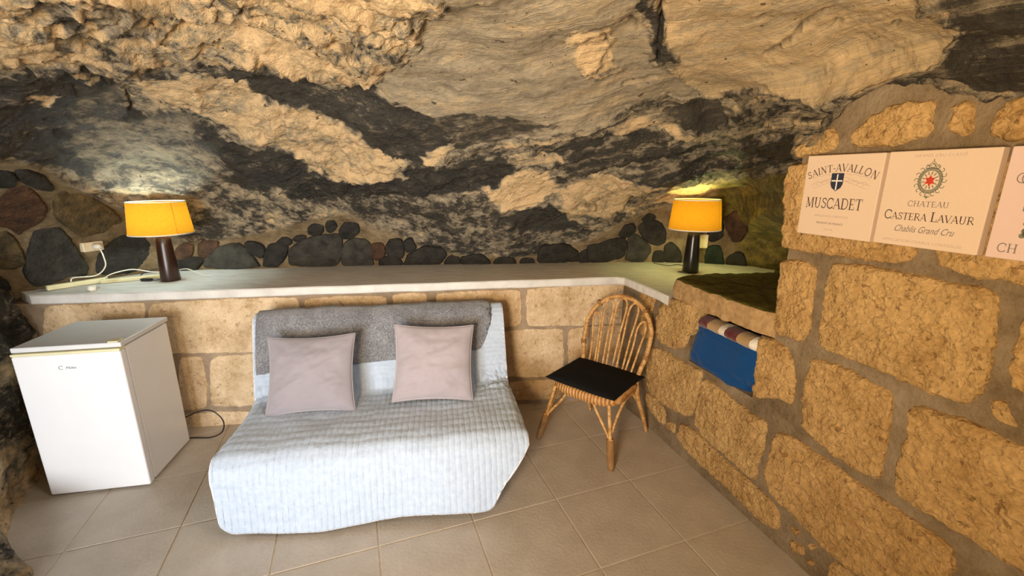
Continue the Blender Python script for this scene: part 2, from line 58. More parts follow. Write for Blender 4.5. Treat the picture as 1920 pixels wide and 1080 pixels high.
RIGHT_DIR = np.array((0.28551, -0.95838, 0)); RIGHT_N = np.array((-0.95838, -0.28551, 0))
UP = np.array((0, 0, 1.0))
SHELF_Z = 0.965

# ------------------------------------------------------------ noise
_rs = np.random.RandomState(7)
_perm = np.concatenate([_rs.permutation(256)] * 3)
_grad = _rs.normal(size=(256, 3)); _grad /= np.linalg.norm(_grad, axis=1)[:, None]
def noise(p):
    p = np.asarray(p, float); i = np.floor(p).astype(int); f = p - i; i &= 255
    s = f * f * f * (f * (f * 6 - 15) + 10)
    r = 0
    for dx in (0, 1):
        wx = s[..., 0] if dx else 1 - s[..., 0]
        for dy in (0, 1):
            wy = s[..., 1] if dy else 1 - s[..., 1]
            for dz in (0, 1):
                wz = s[..., 2] if dz else 1 - s[..., 2]
                g = _grad[_perm[_perm[_perm[i[..., 0] + dx] + i[..., 1] + dy] + i[..., 2] + dz]]
                r = r + wx * wy * wz * ((f - (dx, dy, dz)) * g).sum(-1)
    return r * 1.6
def fbm(p, oct=4, gain=.5):
    p = np.asarray(p, float); a, t = 1.0, 0
    for k in range(oct):
        t = t + a * noise(p + 17.3 * k); p = p * 2.03; a *= gain
    return t
def sstep(a, b, x):
    t = np.clip((x - a) / (b - a), 0, 1); return t * t * (3 - 2 * t)

# ------------------------------------------------------------ material helpers
class NT:
    def __init__(s, name):
        s.m = bpy.data.materials.new(name); s.m.use_nodes = True
        s.n = s.m.node_tree.nodes; s.l = s.m.node_tree.links
        s.bsdf = s.n['Principled BSDF']; s.out = s.n['Material Output']
    def add(s, t, **k):
        o = s.n.new(t)
        for a, b in k.items():
            if a == 'ins':
                for q, v in b.items():
                    if isinstance(v, bpy.types.NodeSocket): s.l.new(v, o.inputs[q])
                    else: o.inputs[q].default_value = v
            else: setattr(o, a, b)
        return o
    def math(s, op, a, b=0.0, clamp=False):
        o = s.add('ShaderNodeMath', operation=op, use_clamp=clamp)
        for k, v in enumerate((a, b)):
            if isinstance(v, bpy.types.NodeSocket): s.l.new(v, o.inputs[k])
            else: o.inputs[k].default_value = v
        return o.outputs[0]
    def noise(s, vec, scale, detail=4, rough=.55, dist=0.0):
        o = s.add('ShaderNodeTexNoise', ins={'Scale': scale, 'Detail': detail, 'Roughness': rough, 'Distortion': dist})
        if vec is not None: s.l.new(vec, o.inputs['Vector'])
        return o.outputs[0]
    def vmul(s, vec, v):
        o = s.add('ShaderNodeVectorMath', operation='MULTIPLY'); s.l.new(vec, o.inputs[0]); o.inputs[1].default_value = v
        return o.outputs[0]
    def ramp(s, fac, stops, interp='LINEAR'):
        o = s.add('ShaderNodeValToRGB'); s.l.new(fac, o.inputs[0]); e = o.color_ramp.elements; o.color_ramp.interpolation = interp
        while len(e) < len(stops): e.new(.5)
        for k, (p, c) in enumerate(stops):
            e[k].position = p; e[k].color = (*c, 1) if len(c) == 3 else c
        return o.outputs[0]
    def mix(s, fac, a, b, mode='MIX'):
        o = s.add('ShaderNodeMix', data_type='RGBA', blend_type=mode)
        for k, v in ((0, fac), (6, a), (7, b)):
            if isinstance(v, bpy.types.NodeSocket): s.l.new(v, o.inputs[k])
            else: o.inputs[k].default_value = (*v, 1) if isinstance(v, tuple) and len(v) == 3 else v
        return o.outputs[2]
    def attr(s, name):
        return s.add('ShaderNodeAttribute', attribute_name=name)
    def coord(s, k='Object'):
        return s.add('ShaderNodeTexCoord').outputs[k]
    def bump(s, h, dist=.01, strength=1.0):
        o = s.add('ShaderNodeBump', ins={'Strength': strength, 'Distance': dist, 'Height': h}); s.l.new(o.outputs[0], s.bsdf.inputs['Normal'])
    def done(s, col=None, rough=.8, spec=.5, metal=0.0, sheen=0.0):
        b = s.bsdf.inputs
        if col is not None:
            if isinstance(col, bpy.types.NodeSocket): s.l.new(col, b['Base Color'])
            else: b['Base Color'].default_value = (*col, 1)
        if isinstance(rough, bpy.types.NodeSocket): s.l.new(rough, b['Roughness'])
        else: b['Roughness'].default_value = rough
        b['Specular IOR Level'].default_value = spec; b['Metallic'].default_value = metal
        b['Sheen Weight'].default_value = sheen
        return s.m
def plain(name, col, rough=.6, spec=.5, metal=0.0, var=.12, scale=20, bump=0.0):
    t = NT(name); n = t.noise(t.coord(), scale, 5)
    lo = tuple(c * (1 - var) for c in col); hi = tuple(min(1, c * (1 + var)) for c in col)
    c = t.ramp(n, [(.3, lo), (.7, hi)])
    if bump: t.bump(t.noise(t.coord(), scale * 4, 6), bump)
    return t.done(c, rough, spec, metal)

# ------------------------------------------------------------ object helpers
def link_mesh(name, me, mat, parent=None, smooth=True):
    if smooth and len(me.polygons): me.polygons.foreach_set('use_smooth', np.ones(len(me.polygons), bool))
    o = bpy.data.objects.new(name, me); C.collection.objects.link(o)
    if mat: me.materials.append(mat)
    if parent: o.parent = parent
    return o
def from_arrays(name, V, F, mat, parent=None, smooth=True):
    me = bpy.data.meshes.new(name)
    me.from_pydata([tuple(v) for v in V], [], [tuple(int(q) for q in f) for f in F]); me.update()
    return link_mesh(name, me, mat, parent, smooth)
def grid_mesh(name, P, mat, parent=None, flip=False, smooth=True, wrap=False):
    """P: (nu, nv, 3) array -> quad grid"""
    nu, nv = P.shape[:2]
    idx = np.arange(nu * nv).reshape(nu, nv)
    if wrap: idx = np.concatenate([idx, idx[:1]], 0)
    a, b, c, d = idx[:-1, :-1], idx[1:, :-1], idx[1:, 1:], idx[:-1, 1:]
    q = np.stack([a, b, c, d] if not flip else [a, d, c, b], -1).reshape(-1, 4)
    me = bpy.data.meshes.new(name)
    me.vertices.add(nu * nv); me.vertices.foreach_set('co', np.ascontiguousarray(P.reshape(-1, 3), np.float32).ravel())
    me.loops.add(q.size); me.loops.foreach_set('vertex_index', q.astype(np.int32).ravel())
    me.polygons.add(len(q)); me.polygons.foreach_set('loop_start', np.arange(0, q.size, 4, dtype=np.int32))
    me.polygons.foreach_set('loop_total', np.full(len(q), 4, np.int32))
    me.update(calc_edges=True); me.validate()
    return link_mesh(name, me, mat, parent, smooth)
def tag(o, label=None, cat=None, group=None, kind=None):
    for k, v in (('label', label), ('category', cat), ('group', group), ('kind', kind)):
        if v: o[k] = v
    return o
def thing(name, label, cat, loc=(0, 0, 0), rz=0.0, group=None):
    o = bpy.data.objects.new(name, None); C.collection.objects.link(o); o.empty_display_size = .05
    o.location = loc; o.rotation_euler = (0, 0, rz)
    return tag(o, label, cat, group)
def box_bm(bm, lo, hi, bevel=0.0, seg=2):
    r = bmesh.ops.create_cube(bm, size=1.0); vs = r['verts']
    lo, hi = Vector(lo), Vector(hi)
    for v in vs: v.co = Vector(((lo[k] + hi[k]) / 2 + v.co[k] * (hi[k] - lo[k]) for k in range(3)))
    if bevel:
        es = list({e for v in vs for e in v.link_edges})
        bmesh.ops.bevel(bm, geom=es, offset=bevel, segments=seg, profile=.5, affect='EDGES')
def bm_obj(name, bm, mat, parent=None, smooth=False):
    me = bpy.data.meshes.new(name); bm.to_mesh(me); bm.free()
    return link_mesh(name, me, mat, parent, smooth)
def box(name, lo, hi, mat, parent=None, bevel=.003, seg=2, smooth=False):
    bm = bmesh.new(); box_bm(bm, lo, hi, bevel, seg); return bm_obj(name, bm, mat, parent, smooth)
def catmull(pts, n):
    p = np.asarray(pts, float); m = len(p); t = np.linspace(0, m - 1, n); i = np.clip(t.astype(int), 0, m - 2); f = (t - i)[:, None]
    g = lambda k: p[np.clip(i + k, 0, m - 1)]
    a, b, c, d = g(-1), g(0), g(1), g(2)
    return .5 * (2 * b + (c - a) * f + (2 * a - 5 * b + 4 * c - d) * f ** 2 + (3 * b - a - 3 * c + d) * f ** 3)
def tube(name, pts, r, mat, parent=None, n=None, sides=8, bm=None, cap=True):
    n = n or max(6, (len(pts) - 1) * 6)
    c = catmull(pts, n); rr = np.interp(np.linspace(0, 1, n), np.linspace(0, 1, len(np.atleast_1d(r))) if np.ndim(r) else [0], np.atleast_1d(r))
    tg = np.gradient(c, axis=0); tg /= np.linalg.norm(tg, axis=1)[:, None] + 1e-9
    ref = np.array((0, 0, 1.0)) if abs(tg[0][2]) < .9 else np.array((1.0, 0, 0))
    V, F = [], []
    x = np.cross(tg[0], ref); x /= np.linalg.norm(x)
    for k in range(n):
        x = x - tg[k] * (x @ tg[k]); x /= np.linalg.norm(x) + 1e-9; y = np.cross(tg[k], x)
        for s in range(sides):
            a = 2 * math.pi * s / sides
            V.append(c[k] + rr[k] * (math.cos(a) * x + math.sin(a) * y))
    for k in range(n - 1):
        for s in range(sides):
            F.append((k * sides + s, k * sides + (s + 1) % sides, (k + 1) * sides + (s + 1) % sides, (k + 1) * sides + s))
    if cap:
        F.append(tuple(range(sides))[::-1]); F.append(tuple((n - 1) * sides + s for s in range(sides)))
    if bm is not None:
        bv = [bm.verts.new(v) for v in V]
        for f in F: bm.faces.new([bv[q] for q in f])
        return None
    return from_arrays(name, V, F, mat, parent)
def lathe(name, prof, mat, parent=None, n=32, loc=(0, 0, 0)):
    V, F = [], []
    m = len(prof)
    for k in range(n):
        a = 2 * math.pi * k / n
        for r, z in prof: V.append((loc[0] + r * math.cos(a), loc[1] + r * math.sin(a), loc[2] + z))
    for k in range(n):
        for j in range(m - 1):
            F.append((k * m + j, ((k + 1) % n) * m + j, ((k + 1) % n) * m + j + 1, k * m + j + 1))
    return from_arrays(name, V, F, mat, parent)

# ------------------------------------------------------------ materials
def m_rock(name, left=False):
    t = NT(name); ob = t.coord()
    tone = t.attr('tone').outputs['Fac']; A = t.attr('rough').outputs['Fac']; mort = t.attr('mortar').outputs['Fac']; cr = t.attr('crack').outputs['Fac']
    flow = t.attr('flow').outputs['Vector']
    f1 = t.noise(t.vmul(flow, (2.2, 5.5, 1)), 1.6, 9, .62, .6)
    f2 = t.noise(t.vmul(ob, (1, 1, 1.6)), 11, 9, .68, .4)
    f3 = t.noise(t.vmul(flow, (9, 30, 1)), 1.5, 6, .6, 1.0)
    f4 = t.noise(ob, 34, 7, .7, .3)
    s = t.math('ADD', t.math('MULTIPLY', t.math('SUBTRACT', f1, .5), 3.2), t.math('ADD', t.math('MULTIPLY', t.math('SUBTRACT', f2, .5), 3.6), t.math('ADD', t.math('MULTIPLY', t.math('SUBTRACT', f3, .5), 2.0), t.math('MULTIPLY', t.math('SUBTRACT', f4, .5), 1.6))))
    tn = t.math('ADD', tone, t.math('MULTIPLY', s, A))
    col = t.ramp(tn, [(.0, (.026, .024, .020)), (.27, (.055, .047, .035)), (.36, (.165, .132, .088)), (.52, (.32, .265, .18)), (.66, (.48, .355, .20)), (.90, (.70, .49, .265))])
    # white lime specks
    v = t.noise(ob, 70, 3, .7); sp = t.math('MULTIPLY', t.math('GREATER_THAN', v, .675), t.math('MULTIPLY', A, .8), True)
    col = t.mix(sp, col, (.75, .62, .42))
    mc = t.ramp(t.noise(ob, 9, 7, .65), [(.3, (.11, .075, .035)), (.5, (.22, .155, .08)), (.72, (.34, .255, .145))])
    hole = t.math('MULTIPLY', t.math('LESS_THAN', t.noise(ob, 26, 2, .5), .285), .85); col = t.mix(hole, col, (.05, .035, .02))
    col = t.mix(mort, col, mc)
    moss = t.attr('moss').outputs['Fac']; col = t.mix(t.math('MULTIPLY', moss, .9), col, t.ramp(t.noise(ob, 16, 6, .65), [(.32, (.045, .035, .008)), (.5, (.16, .125, .022)), (.7, (.32, .26, .055))]))
    col = t.mix(t.math('MULTIPLY', cr, .85), col, (.03, .022, .015))
    h = t.math('ADD', t.math('MULTIPLY', f2, 1.0), t.math('ADD', t.math('MULTIPLY', f3, .5), t.math('MULTIPLY', t.noise(ob, 55, 5, .65), .35)))
    hA = t.math('MULTIPLY', h, t.math('ADD', t.math('MULTIPLY', A, 2.2), .22))
    t.bump(hA, .030, 1.0)
    return t.done(col, t.ramp(tn, [(.1, (.5,) * 3), (.5, (.9,) * 3)]), .35)
def m_tuff(name, base, rough_bump=.012, pit=1.0):
    t = NT(name); ob = t.coord()
    rnd = t.add('ShaderNodeObjectInfo').outputs['Random']
    off = t.add('ShaderNodeVectorMath', operation='ADD'); t.l.new(ob, off.inputs[0])
    cmb = t.add('ShaderNodeCombineXYZ'); t.l.new(t.math('MULTIPLY', rnd, 40), cmb.inputs[0]); t.l.new(cmb.outputs[0], off.inputs[1]); ob = off.outputs[0]
    n1 = t.noise(ob, 7, 6, .6); n2 = t.noise(ob, 46, 6, .7, .5)
    vo = t.add('ShaderNodeTexVoronoi', ins={'Scale': 75.0, 'Randomness': 1.0}); t.l.new(ob, vo.inputs['Vector'])
    k = t.math('ADD', t.math('MULTIPLY', n1, .7), t.math('MULTIPLY', n2, .55))
    b = np.array(base)
    col = t.ramp(k, [(.40, tuple(b * (.60, .52, .42))), (.60, tuple(b)), (.80, tuple(np.minimum(b * (1.28, 1.34, 1.48), .9)))])
    pits = t.math('LESS_THAN', t.noise(ob, 33, 3, .6), .355)
    col = t.mix(t.math('MULTIPLY', pits, .6 * pit), col, tuple(b * (.38, .30, .22)))
    col = t.mix(t.math('MULTIPLY', rnd, .35), col, t.mix(1.0, col, (.98, .86, .74), 'MULTIPLY'))
    h = t.math('ADD', n2, t.math('ADD', t.math('MULTIPLY', vo.outputs['Distance'], .6), t.math('MULTIPLY', pits, -.8)))
    t.bump(h, rough_bump, 1.0)
    return t.done(col, .92, .25)
def m_fabric(name, col, scale=260, bump=.002, var=.1, sheen=.2, blotch=.1):
    t = NT(name); ob = t.coord()
    n = t.noise(ob, scale, 3, .7); n2 = t.noise(ob, 6, 4)
    c = np.array(col)
    k = t.math('ADD', t.math('MULTIPLY', n, var * 2), t.math('MULTIPLY', n2, blotch * 2))
    k = t.math('SUBTRACT', k, var + blotch - .5)
    cc = t.ramp(k, [(.3, tuple(c * .8)), (.5, tuple(c)), (.7, tuple(np.minimum(c * 1.2, 1)))])
    t.bump(n, bump); return t.done(cc, .95, .15, sheen=sheen)

M = {}
M['rock'] = m_rock('cave_rock')
M['tuff_right'] = m_tuff('golden_tuff', (.53, .33, .13), .012)
M['tuff_back'] = m_tuff('pale_tuff', (.61, .445, .265), .005, .8)
def mossy():
    t = NT('mossy_tuff'); ob = t.coord(); g = t.add('ShaderNodeNewGeometry'); s = t.add('ShaderNodeSeparateXYZ'); t.l.new(g.outputs['Normal'], s.inputs[0])
    n = t.noise(ob, 24, 6, .7); m = t.math('GREATER_THAN', t.math('ADD', s.outputs[2], t.math('MULTIPLY', t.math('SUBTRACT', n, .5), .8)), .62)
    a = t.ramp(n, [(.3, (.30, .18, .07)), (.6, (.50, .32, .15))]); b = t.ramp(n, [(.3, (.05, .042, .006)), (.7, (.14, .115, .02))])
    t.bump(n, .01); return t.done(t.mix(m, a, b), .95, .2)
M['mossy'] = mossy()
t = NT('grey_mortar'); ob = t.coord(); n = t.noise(ob, 7, 7, .65); n2 = t.noise(ob, 60, 4, .7); t.bump(t.math('ADD', n, t.math('MULTIPLY', n2, .4)), .018)
M['mortar'] = t.done(t.ramp(t.math('ADD', t.math('MULTIPLY', n, .8), t.math('MULTIPLY', n2, .2)), [(.33, (.13, .088, .045)), (.5, (.23, .165, .097)), (.66, (.31, .235, .15))]), .95, .2)
M['mortar_back'] = plain('beige_mortar', (.33, .245, .165), .95, .2, var=.2, scale=14, bump=.005)
for k, c in dict(k=(.020, .017, .012), g=(.034, .030, .022), r=(.060, .026, .010), t=(.085, .056, .020), d=(.010, .020, .010), m=(.22, .17, .03)).items():
    M['stone_' + k] = plain('field_stone_' + k, c, .72, .4, var=.6, scale=15, bump=.016)
t = NT('floor_tile'); ob = t.coord()
rnd = t.add('ShaderNodeObjectInfo').outputs['Random']
n = t.noise(ob, 5, 8, .62); n2 = t.noise(ob, 60, 4, .6)
col = t.ramp(t.math('ADD', t.math('MULTIPLY', n, .8), t.math('MULTIPLY', n2, .25)), [(.36, (.43, .37, .30)), (.54, (.50, .435, .36)), (.72, (.56, .495, .415))])
col = t.mix(t.math('MULTIPLY', rnd, .3), col, t.mix(1.0, col, (.9, .87, .83), 'MULTIPLY'))
t.bump(n2, .0015); M['tile'] = t.done(col, .42, .4)
M['grout'] = plain('floor_grout', (.62, .53, .41), .9, .2, scale=40)
t = NT('white_plaster_shelf'); ob = t.coord(); n = t.noise(t.vmul(ob, (1, 3.5, 1)), 6, 7, .65)
t.bump(n, .004); M['shelf'] = t.done(t.ramp(n, [(.3, (.56, .53, .48)), (.6, (.72, .69, .64))]), .7, .3)
M['white'] = plain('white_enamel', (.80, .795, .80), .28, .5, var=.015, scale=8)
M['lid'] = plain('grey_white_lid', (.66, .66, .66), .4, .4, var=.04, scale=8)
M['cream'] = plain('yellowed_cream_plastic', (.72, .66, .40), .45, .4, var=.06, scale=15)
M['socket'] = plain('cream_socket_plastic', (.78, .66, .44), .4, .5, var=.03)
M['ivory'] = plain('ivory_plastic', (.82, .78, .66), .4, .5, var=.04)
M['black_plastic'] = plain('black_plastic', (.012, .012, .013), .4, .5)
M['seal'] = plain('grey_rubber_seal', (.45, .45, .45), .7, .3)
M['logo'] = plain('grey_print', (.15, .15, .17), .5, .4)
M['wood'] = NT('dark_stained_wood'); t = M['wood']; n = t.noise(t.vmul(t.coord(), (8, 8, .8)), 6, 6)
M['wood'] = t.done(t.ramp(n, [(.3, (.016, .006, .003)), (.7, (.038, .013, .006))]), .3, .5)
M['black_wood'] = plain('black_lacquer_wood', (.010, .007, .006), .28, .5, var=.3)
M['chrome'] = plain('brushed_steel', (.7, .66, .6), .3, .5, metal=1.0)
# lamp shade: cloth that lets light through
def m_shade():
    t = NT('ochre_lampshade_cloth'); ob = t.coord()
    n = t.noise(t.vmul(ob, (1, 1, 5)), 60, 4, .7)
    c = t.ramp(n, [(.3, (.80, .34, .018)), (.7, (.92, .45, .04))])
    t.done(c, .9, .1)
    tr = t.add('ShaderNodeBsdfTranslucent'); t.l.new(t.mix(1.0, c, (.40, .36, .25), 'MULTIPLY'), tr.inputs[0])
    mx = t.add('ShaderNodeMixShader', ins={0: .5}); t.l.new(t.bsdf.outputs[0], mx.inputs[1]); t.l.new(tr.outputs[0], mx.inputs[2])
    t.l.new(mx.outputs[0], t.out.inputs[0]); return t.m
M['shade'] = m_shade()
M['shade_lining'] = plain('white_shade_trim', (.85, .80, .70), .8, .2, var=.03)
def m_emit(name, col, s):
    t = NT(name); e = t.add('ShaderNodeEmission', ins={0: (*col, 1), 1: s}); t.l.new(e.outputs[0], t.out.inputs[0]); return t.m
t = NT('pale_blue_quilt'); ob = t.coord(); n = t.noise(ob, 35, 5, .7); n2 = t.noise(ob, 240, 2)
t.bump(t.math('ADD', n, t.math('MULTIPLY', n2, .4)), .004, .8)
M['quilt'] = t.done(t.ramp(n, [(.25, (.395, .46, .565)), (.5, (.455, .525, .625)), (.75, (.515, .585, .685))]), .85, .2, sheen=.2)
M['binding'] = m_fabric('quilt_binding', (.72, .72, .76), 200)
M['blanket'] = NT('heather_grey_wool'); t = M['blanket']; ob = t.coord(); n = t.noise(t.vmul(ob, (1, 1, 1)), 130, 4, .8); n2 = t.noise(ob, 7, 4)
t.bump(n, .006, 1); M['blanket'] = t.done(t.ramp(t.math('ADD', t.math('MULTIPLY', n, .8), t.math('MULTIPLY', n2, .25)), [(.36, (.075, .075, .085)), (.52, (.20, .20, .215)), (.68, (.42, .42, .43))]), .98, .1, sheen=.4)
M['cushion'] = m_fabric('mauve_grey_velvet', (.30, .268, .29), 300, .0015, .06, .5, .12)
M['cushion_pale'] = m_fabric('pale_mauve_velvet', (.36, .31, .325), 300, .0015, .06, .5, .14)
M['sofa_fabric'] = m_fabric('sofa_base_cloth', (.30, .33, .37))
M['black_cloth'] = m_fabric('black_cotton', (.008, .008, .008), 200, .002, sheen=0)
M['blue_cloth'] = m_fabric('royal_blue_cloth', (.006, .058, .20), 200, .002, .06, .1, .15)
t = NT('striped_towel'); ob = t.coord(); sx = t.add('ShaderNodeSeparateXYZ'); t.l.new(ob, sx.inputs[0])
n = t.noise(ob, 160, 3)
col = t.ramp(t.math('ADD', sx.outputs[0], t.math('MULTIPLY', t.math('SUBTRACT', n, .5), .008)), [(0.0, (.10, .008, .010)), (.085, (.42, .26, .11)), (.17, (.75, .66, .54)), (.21, (.10, .008, .010)), (.29, (.42, .26, .11)), (.375, (.85, .78, .68))], 'CONSTANT')
t.bump(n, .005); M['towel'] = t.done(col, .98, .1, sheen=.3)
t = NT('rattan_cane'); ob = t.coord(); n = t.noise(ob, 30, 5, .6); n2 = t.noise(t.vmul(ob, (1, 1, 7)), 14, 3)
col = t.ramp(t.math('ADD', t.math('MULTIPLY', n, .6), t.math('MULTIPLY', n2, .4)), [(.33, (.26, .10, .025)), (.5, (.56, .30, .095)), (.68, (.76, .50, .22))])
t.bump(n2, .004); M['rattan'] = t.done(col, .45, .4)
t = NT('rattan_binding'); ob = t.coord(); wv = t.add('ShaderNodeTexWave', bands_direction='Z', ins={'Scale': 55.0, 'Distortion': 2.5, 'Detail': 2.0}); t.l.new(ob, wv.inputs[0])
n = t.noise(ob, 26, 4)
col = t.ramp(t.math('ADD', t.math('MULTIPLY', wv.outputs[1], .45), t.math('MULTIPLY', n, .6)), [(.25, (.25, .10, .03)), (.5, (.50, .25, .08)), (.8, (.66, .38, .15))])
t.bump(wv.outputs[1], .004); M['wrap'] = t.done(col, .5, .4)
t = NT('rattan_weave'); ob = t.coord(); wv = t.add('ShaderNodeTexWave', bands_direction='X', ins={'Scale': 15.0, 'Distortion': 3.0, 'Detail': 2.0}); t.l.new(ob, wv.inputs[0])
n = t.noise(ob, 26, 4)
col = t.ramp(t.math('ADD', t.math('MULTIPLY', wv.outputs[1], .45), t.math('MULTIPLY', n, .6)), [(.25, (.27, .11, .03)), (.5, (.52, .25, .075)), (.8, (.66, .36, .13))])
t.bump(wv.outputs[1], .004); M['weave'] = t.done(col, .5, .4)
M['canvas'] = m_fabric('printed_cream_canvas', (.69, .525, .39), 500, .0006, .02, 0, .03)
M['canvas_pink'] = m_fabric('printed_pink_canvas', (.69, .51, .45), 500, .0006, .02, 0, .03)
for k, c in dict(ink=(.07, .045, .04), ink_grey=(.22, .18, .16), ink_pale=(.50, .38, .30), ink_red=(.50, .05, .025), ink_blue=(.03, .035, .06), ink_white=(.85, .78, .68), ink_green=(.20, .19, .13)).items():
    M[k] = plain('print_' + k, c, .8, .2, var=.08, scale=200)

# ------------------------------------------------------------ the rock: cave ceiling that comes down to the shelf
LX = np.array(LATTICE); SX = np.array(STRATA)
def _cr(a, b, c, d, t): return .5 * (2 * b + (c - a) * t + (2 * a - 5 * b + 4 * c - d) * t * t + (3 * b - a - 3 * c + d) * t ** 3)
def lat(u, v, L=None):
    L = LX if L is None else L
    u = np.asarray(u, float); v = np.asarray(v, float); nu, nv = L.shape[:2]
    iu = np.clip(np.floor(u).astype(int), 0, nu - 2); iv = np.clip(np.floor(v).astype(int), 0, nv - 2)
    fu, fv = u - iu, v - iv
    if L.ndim == 3: fu, fv = fu[..., None], fv[..., None]
    g = lambda k, m: L[np.clip(iu + k, 0, nu - 1), np.clip(iv + m, 0, nv - 1)]
    return _cr(*[_cr(*[g(k, m) for m in (-1, 0, 1, 2)], fv) for k in (-1, 0, 1, 2)], fu)
def sdf_poly(px, py, poly):
    """signed distance (inside negative) in lattice units"""
    p = np.array(poly, float); d = np.full(px.shape, 9.0); ins = np.zeros(px.shape, bool)
    for k in range(len(p)):
        a, b = p[k], p[(k + 1) % len(p)]; e = b - a
        t = np.clip(((px - a[0]) * e[0] + (py - a[1]) * e[1]) / (e @ e + 1e-9), 0, 1)
        d = np.minimum(d, np.hypot(px - a[0] - t * e[0], py - a[1] - t * e[1]))
        c = ((a[1] > py) != (b[1] > py))
        ins ^= c & (px < (b[0] - a[0]) * (py - a[1]) / ((b[1] - a[1]) if b[1] != a[1] else 1e-9) + a[0])
    return np.where(ins, -d, d)
def build_rock():
    us = np.concatenate([np.linspace(0, 1.7, 50)[:-1], np.linspace(1.7, 10, 600)[:-1], np.linspace(10, 15.3, 240)[:-1], np.linspace(15.3, 16, 20)])
    vs = np.concatenate([np.linspace(0, 9.3, 270)[:-1], np.linspace(9.3, 12, 40)])
    U, V = np.meshgrid(us, vs, indexing='ij')
    P = lat(U, V); S = lat(U, V, SX)
    N = np.cross(np.gradient(P, axis=0), np.gradient(P, axis=1)); N /= np.linalg.norm(N, axis=2)[..., None]
    N *= np.sign((N * (np.array((0, .3, 1.2)) - P)).sum(-1).mean())
    w1 = fbm(P * 3.1, 4); w2 = fbm(P * 3.1 + 31, 4)
    wf = fbm(P * 16, 3); wg = fbm(P * 16 + 31, 3)
    UW = U + .16 * w1 + .07 * wf; VW = V + .16 * w2 + .09 * wg
    tone = np.full(U.shape, .42); A = np.full(U.shape, .35)
    for tv, av, poly in PAINT:
        d = sdf_poly(UW, VW, poly); m = 1 - sstep(-.055, .035, d)
        tone = tone * (1 - m) + tv * m; A = A * (1 - m) + av * m
    mort = np.zeros(U.shape)
    for poly in MASONRY: mort = np.maximum(mort, 1 - sstep(-.12, .08, sdf_poly(U + .05 * w1, V + .07 * w2, poly)))
    moss = 0 * U
    for poly in MOSS: moss = np.maximum(moss, 1 - sstep(-.10, .10, sdf_poly(U + .08 * w1, V + .10 * w2, poly)))
    soft = (1 - .92 * mort) * (1 - .5 * moss)
    X = np.cumsum(np.concatenate([np.zeros((1, U.shape[1])), np.linalg.norm(np.diff(P, axis=0), axis=2)]), axis=0)
    h = .055 * fbm(P * 1.5, 3) * soft
    q = np.stack([X * 1.1, S * 3.0, 0 * X], -1)
    r1 = 1 - np.abs(fbm(q * 1.4 + 5, 4)) * 1.7
    h += .036 * (r1 - .5) * soft * (.06 + A * A * 6)
    ts = S * 5.0 + 1.3 * fbm(P * 2.2 + 9, 4); saw = ts - np.floor(ts); saw = np.where(saw < .85, saw / .85, (1 - saw) / .15)
    h += .026 * (saw - .5) * soft * sstep(.15, .4, A)
    h += .016 * fbm(P * 9, 4) * soft * (.3 + A * 1.6)
    h += .0055 * fbm(P * 42, 3) * (.3 + A * 1.8) * (1 - .8 * mort)
    for dep, line in STEPS:
        l = np.array(line); l = l[np.argsort(l[:, 0])]
        vl = np.interp(U, l[:, 0], l[:, 1]) + .10 * w1 + .05 * wg
        fade = sstep(l[0, 0] - .02, l[0, 0] + .35, U) * (1 - sstep(l[-1, 0] - .35, l[-1, 0] + .02, U))
        dv = (vl - V) * .17     # roughly metres below the ledge
        h -= dep * fade * soft * np.where(dv > 0, sstep(0, .012, dv) * np.exp(-np.maximum(dv, 0) / .11), 0)
        h += dep * .35 * fade * soft * np.where(dv <= 0, np.exp(np.minimum(dv, 0) / .05), 0)
    crack = np.zeros(U.shape)
    wp = P + .010 * np.stack([wf, wg, wf], -1)
    for line in CRACKS:
        l = np.array(line); p = lat(l[:, 0], l[:, 1])
        lo, hi = p.min(0) - .06, p.max(0) + .06
        mk = ((wp > lo) & (wp < hi)).all(-1)
        if not mk.any(): continue
        q = wp[mk]; d = np.full(len(q), 9.0)
        for a, b in zip(p[:-1], p[1:]):
            e = b - a; t = np.clip(((q - a) @ e) / (e @ e + 1e-9), 0, 1); d = np.minimum(d, np.linalg.norm(q - a - t[:, None] * e, axis=1))
        k = np.exp(-(d / .008) ** 2); crack[mk] = np.maximum(crack[mk], k)
    h -= .03 * crack
    fr = ts - np.floor(ts); ln = np.exp(-((fr - .86) / .045) ** 2) * sstep(.05, .35, fbm(P * 4.5 + 60, 3)) * sstep(.2, .4, A) * soft
    h -= .010 * ln; crack = np.maximum(crack, .75 * ln)
    o = grid_mesh('ceiling', P + N * h[..., None], M['rock'])
    tag(o, 'rough cave rock overhang of dark basalt and cream patches above the white shelf', None, None, 'structure')
    me = o.data
    for nm, a in (('tone', tone), ('rough', A), ('mortar', mort), ('crack', crack), ('moss', moss)):
        at = me.attributes.new(nm, 'FLOAT', 'POINT'); at.data.foreach_set('value', np.ascontiguousarray(a, np.float32).ravel())
    at = me.attributes.new('flow', 'FLOAT_VECTOR', 'POINT'); at.data.foreach_set('vector', np.stack([X, S, 0 * X], -1).astype(np.float32).ravel())
    return o
rock = build_rock()

